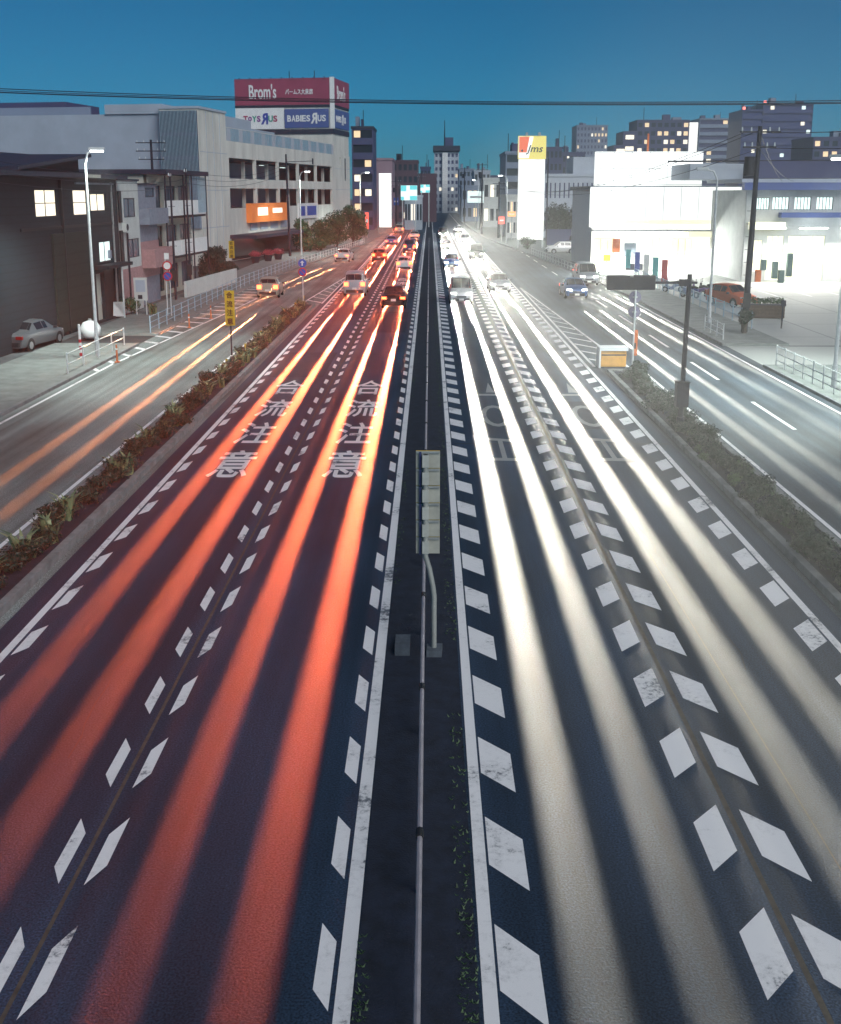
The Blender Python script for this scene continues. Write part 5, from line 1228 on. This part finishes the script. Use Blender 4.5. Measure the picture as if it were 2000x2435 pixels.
# ------------------------------------------------------------------ clutter: air units, banners, bay lines, wires
def air_unit(parent, x, y, z):
    u = box('air_unit', M_HWHITE, parent, x, x + .8, y - .32, y - .02, z, z + .58); MB().disc((x + .3, y - .33, z + .29), (0, 1, 0), .22, .02, 14).build('fan_grille', M_DARKM, u)
air_unit(h2, .5, 0, 5.3)
for b in range(3): air_unit(h3, .5 + b * L3 / 3, .6, 3.07); air_unit(h3, .5 + b * L3 / 3, .6, 6.07)
box('downpipe', M_GALV, h1, X1(276), X1(277.5), -.1, -.02, .1, 8.4); box('meter_box', M_HGREY, h1, X1(262), X1(266), -.16, -.01, 3.8, 4.3)
M_BAN = [mat('banner_teal', (.10, .36, .36), .8), mat('banner_blue', (.06, .10, .34), .8), mat('banner_white', (.6, .62, .6), .8), mat('banner_red', (.45, .08, .08), .8)]
for k in range(5):
    p = gp(1556 + k * 17, 655 + k * 9, .12)
    t = thing('banner_flag', ['teal banner flag with dark head furthest along the forecourt fence', 'blue banner flag between the teal and white ones', 'white banner flag on the forecourt fence', 'second teal banner flag next to the red one', 'red banner flag at the near end of the flag row'][k], 'flag', (18.5, p.y, .12))
    MB().tube([(0, 0, 0), (0, 0, 2.5)], .018, 6).build('pole', M_WHITEM, t); MB().tube([(-.02, 0, 2.45), (.48, -.1, 2.45)], .012, 5).build('top_rod', M_WHITEM, t)
    c_ = MB()
    for q in range(8):
        z0, z1 = 2.43 - q * .22, 2.43 - (q + 1) * .22; w0, w1 = .03 * math.sin(q * 1.1 + k), .03 * math.sin(q * 1.1 + 1.1 + k)
        c_.poly([(.02, w0 * .3, z0), (.46, -.09 + w0, z0), (.46, -.09 + w1, z1), (.02, w1 * .3, z1)])
    c_.build('cloth', M_BAN[[0, 1, 2, 0, 3][k]], t)
FC = bpy.data.objects['forecourt']
for k in range(9): MB().poly([(24 + k * 2.6, 84, .023), (24.12 + k * 2.6, 84, .023), (24.12 + k * 2.6, 89, .023), (24 + k * 2.6, 89, .023)]).build('bay_line', M_PAINT, FC)
for k in range(8): MB().poly([(18.8, 60 + k * 6.0, .0225), (70, 60 + k * 6.0, .0225), (70, 60.05 + k * 6.0, .0225), (18.8, 60.05 + k * 6.0, .0225)]).build('slab_joint', M_SEAM, FC)
for k in range(8): MB().poly([(22 + k * 5, 57, .0228), (22.05 + k * 5, 57, .0228), (22.05 + k * 5, 112, .0228), (22 + k * 5, 112, .0228)]).build('slab_joint', M_SEAM, FC)
for k in range(3):  # area lights and glowing strips added to brighten the forecourt
    l = bpy.data.lights.new('lamp_light', 'AREA'); l.shape = 'RECTANGLE'; l.size = 3; l.size_y = .4; l.energy = 600; l.color = (1, .98, .88)
    o = bpy.data.objects.new('lamp_light', l); COL.objects.link(o); o.parent = s2; o.location = (2 + k * 3.6, -1.3, tz(545)); o.rotation_euler = (R(-40), 0, 0)
    box('added_fascia_lamp', M_LAMP, s2, .8 + k * 3.6, 3.2 + k * 3.6, -1.4, -1.2, tz(545) + .08, tz(545) + .16)
pa, pb, pc = Vector((at(415, 640, 80).x, 79.9, 9.0)), Vector((at(452, 640, 86).x, 85.9, 9.4)), Vector((at(690, 611, 136).x, 136, 11.3))
for k in range(3):
    o_ = Vector((0, 0, -.45 * k))
    cable(['top', 'middle', 'bottom'][k] + ' wire between the two thin poles before the balconies', pa + o_, pb + o_, .1, .014, 8)
    cable(['top', 'middle', 'bottom'][k] + ' wire from the balcony poles to the dark pole at the store', pb + o_, pc + o_, .9, .016, 18)
    cable(['top', 'middle', 'bottom'][k] + ' wire passing in front of the charcoal house', pa + o_, (-18.6, 30, 10.2 - .45 * k), .7, .014, 18)
for k in range(3):
    cable(['top', 'middle', 'bottom'][k] + ' long wire running up the right pavement to the far poles', p1 + Vector((-.9 + .5 * k, 0, -.8 * (k == 2))), (at(1187, 432, 190).x + .6 * k, 190, at(1187, 432, 190).z - .3), 2.2, .018, 26)

# ------------------------------------------------------------------ thin haze added to give the lamps and far road a glow
HZ = MB().box(-710, 710, -70, 1310, -1.1, 56).build('haze', None)
hm = bpy.data.materials.new('glow_haze'); hm.use_nodes = True; hn = hm.node_tree.nodes; hn.clear()
ho = hn.new('ShaderNodeOutputMaterial'); hv = hn.new('ShaderNodeVolumePrincipled'); hm.node_tree.links.new(hv.outputs[0], ho.inputs['Volume'])
hv.inputs['Color'].default_value = (.92, .95, 1, 1); hv.inputs['Density'].default_value = 0.0006; hv.inputs['Anisotropy'].default_value = 0.35
HZ.data.materials.append(hm); HZ['kind'] = 'stuff'; tag(HZ, 'thin haze added over the whole road and town for a glow round the lamps', 'haze')
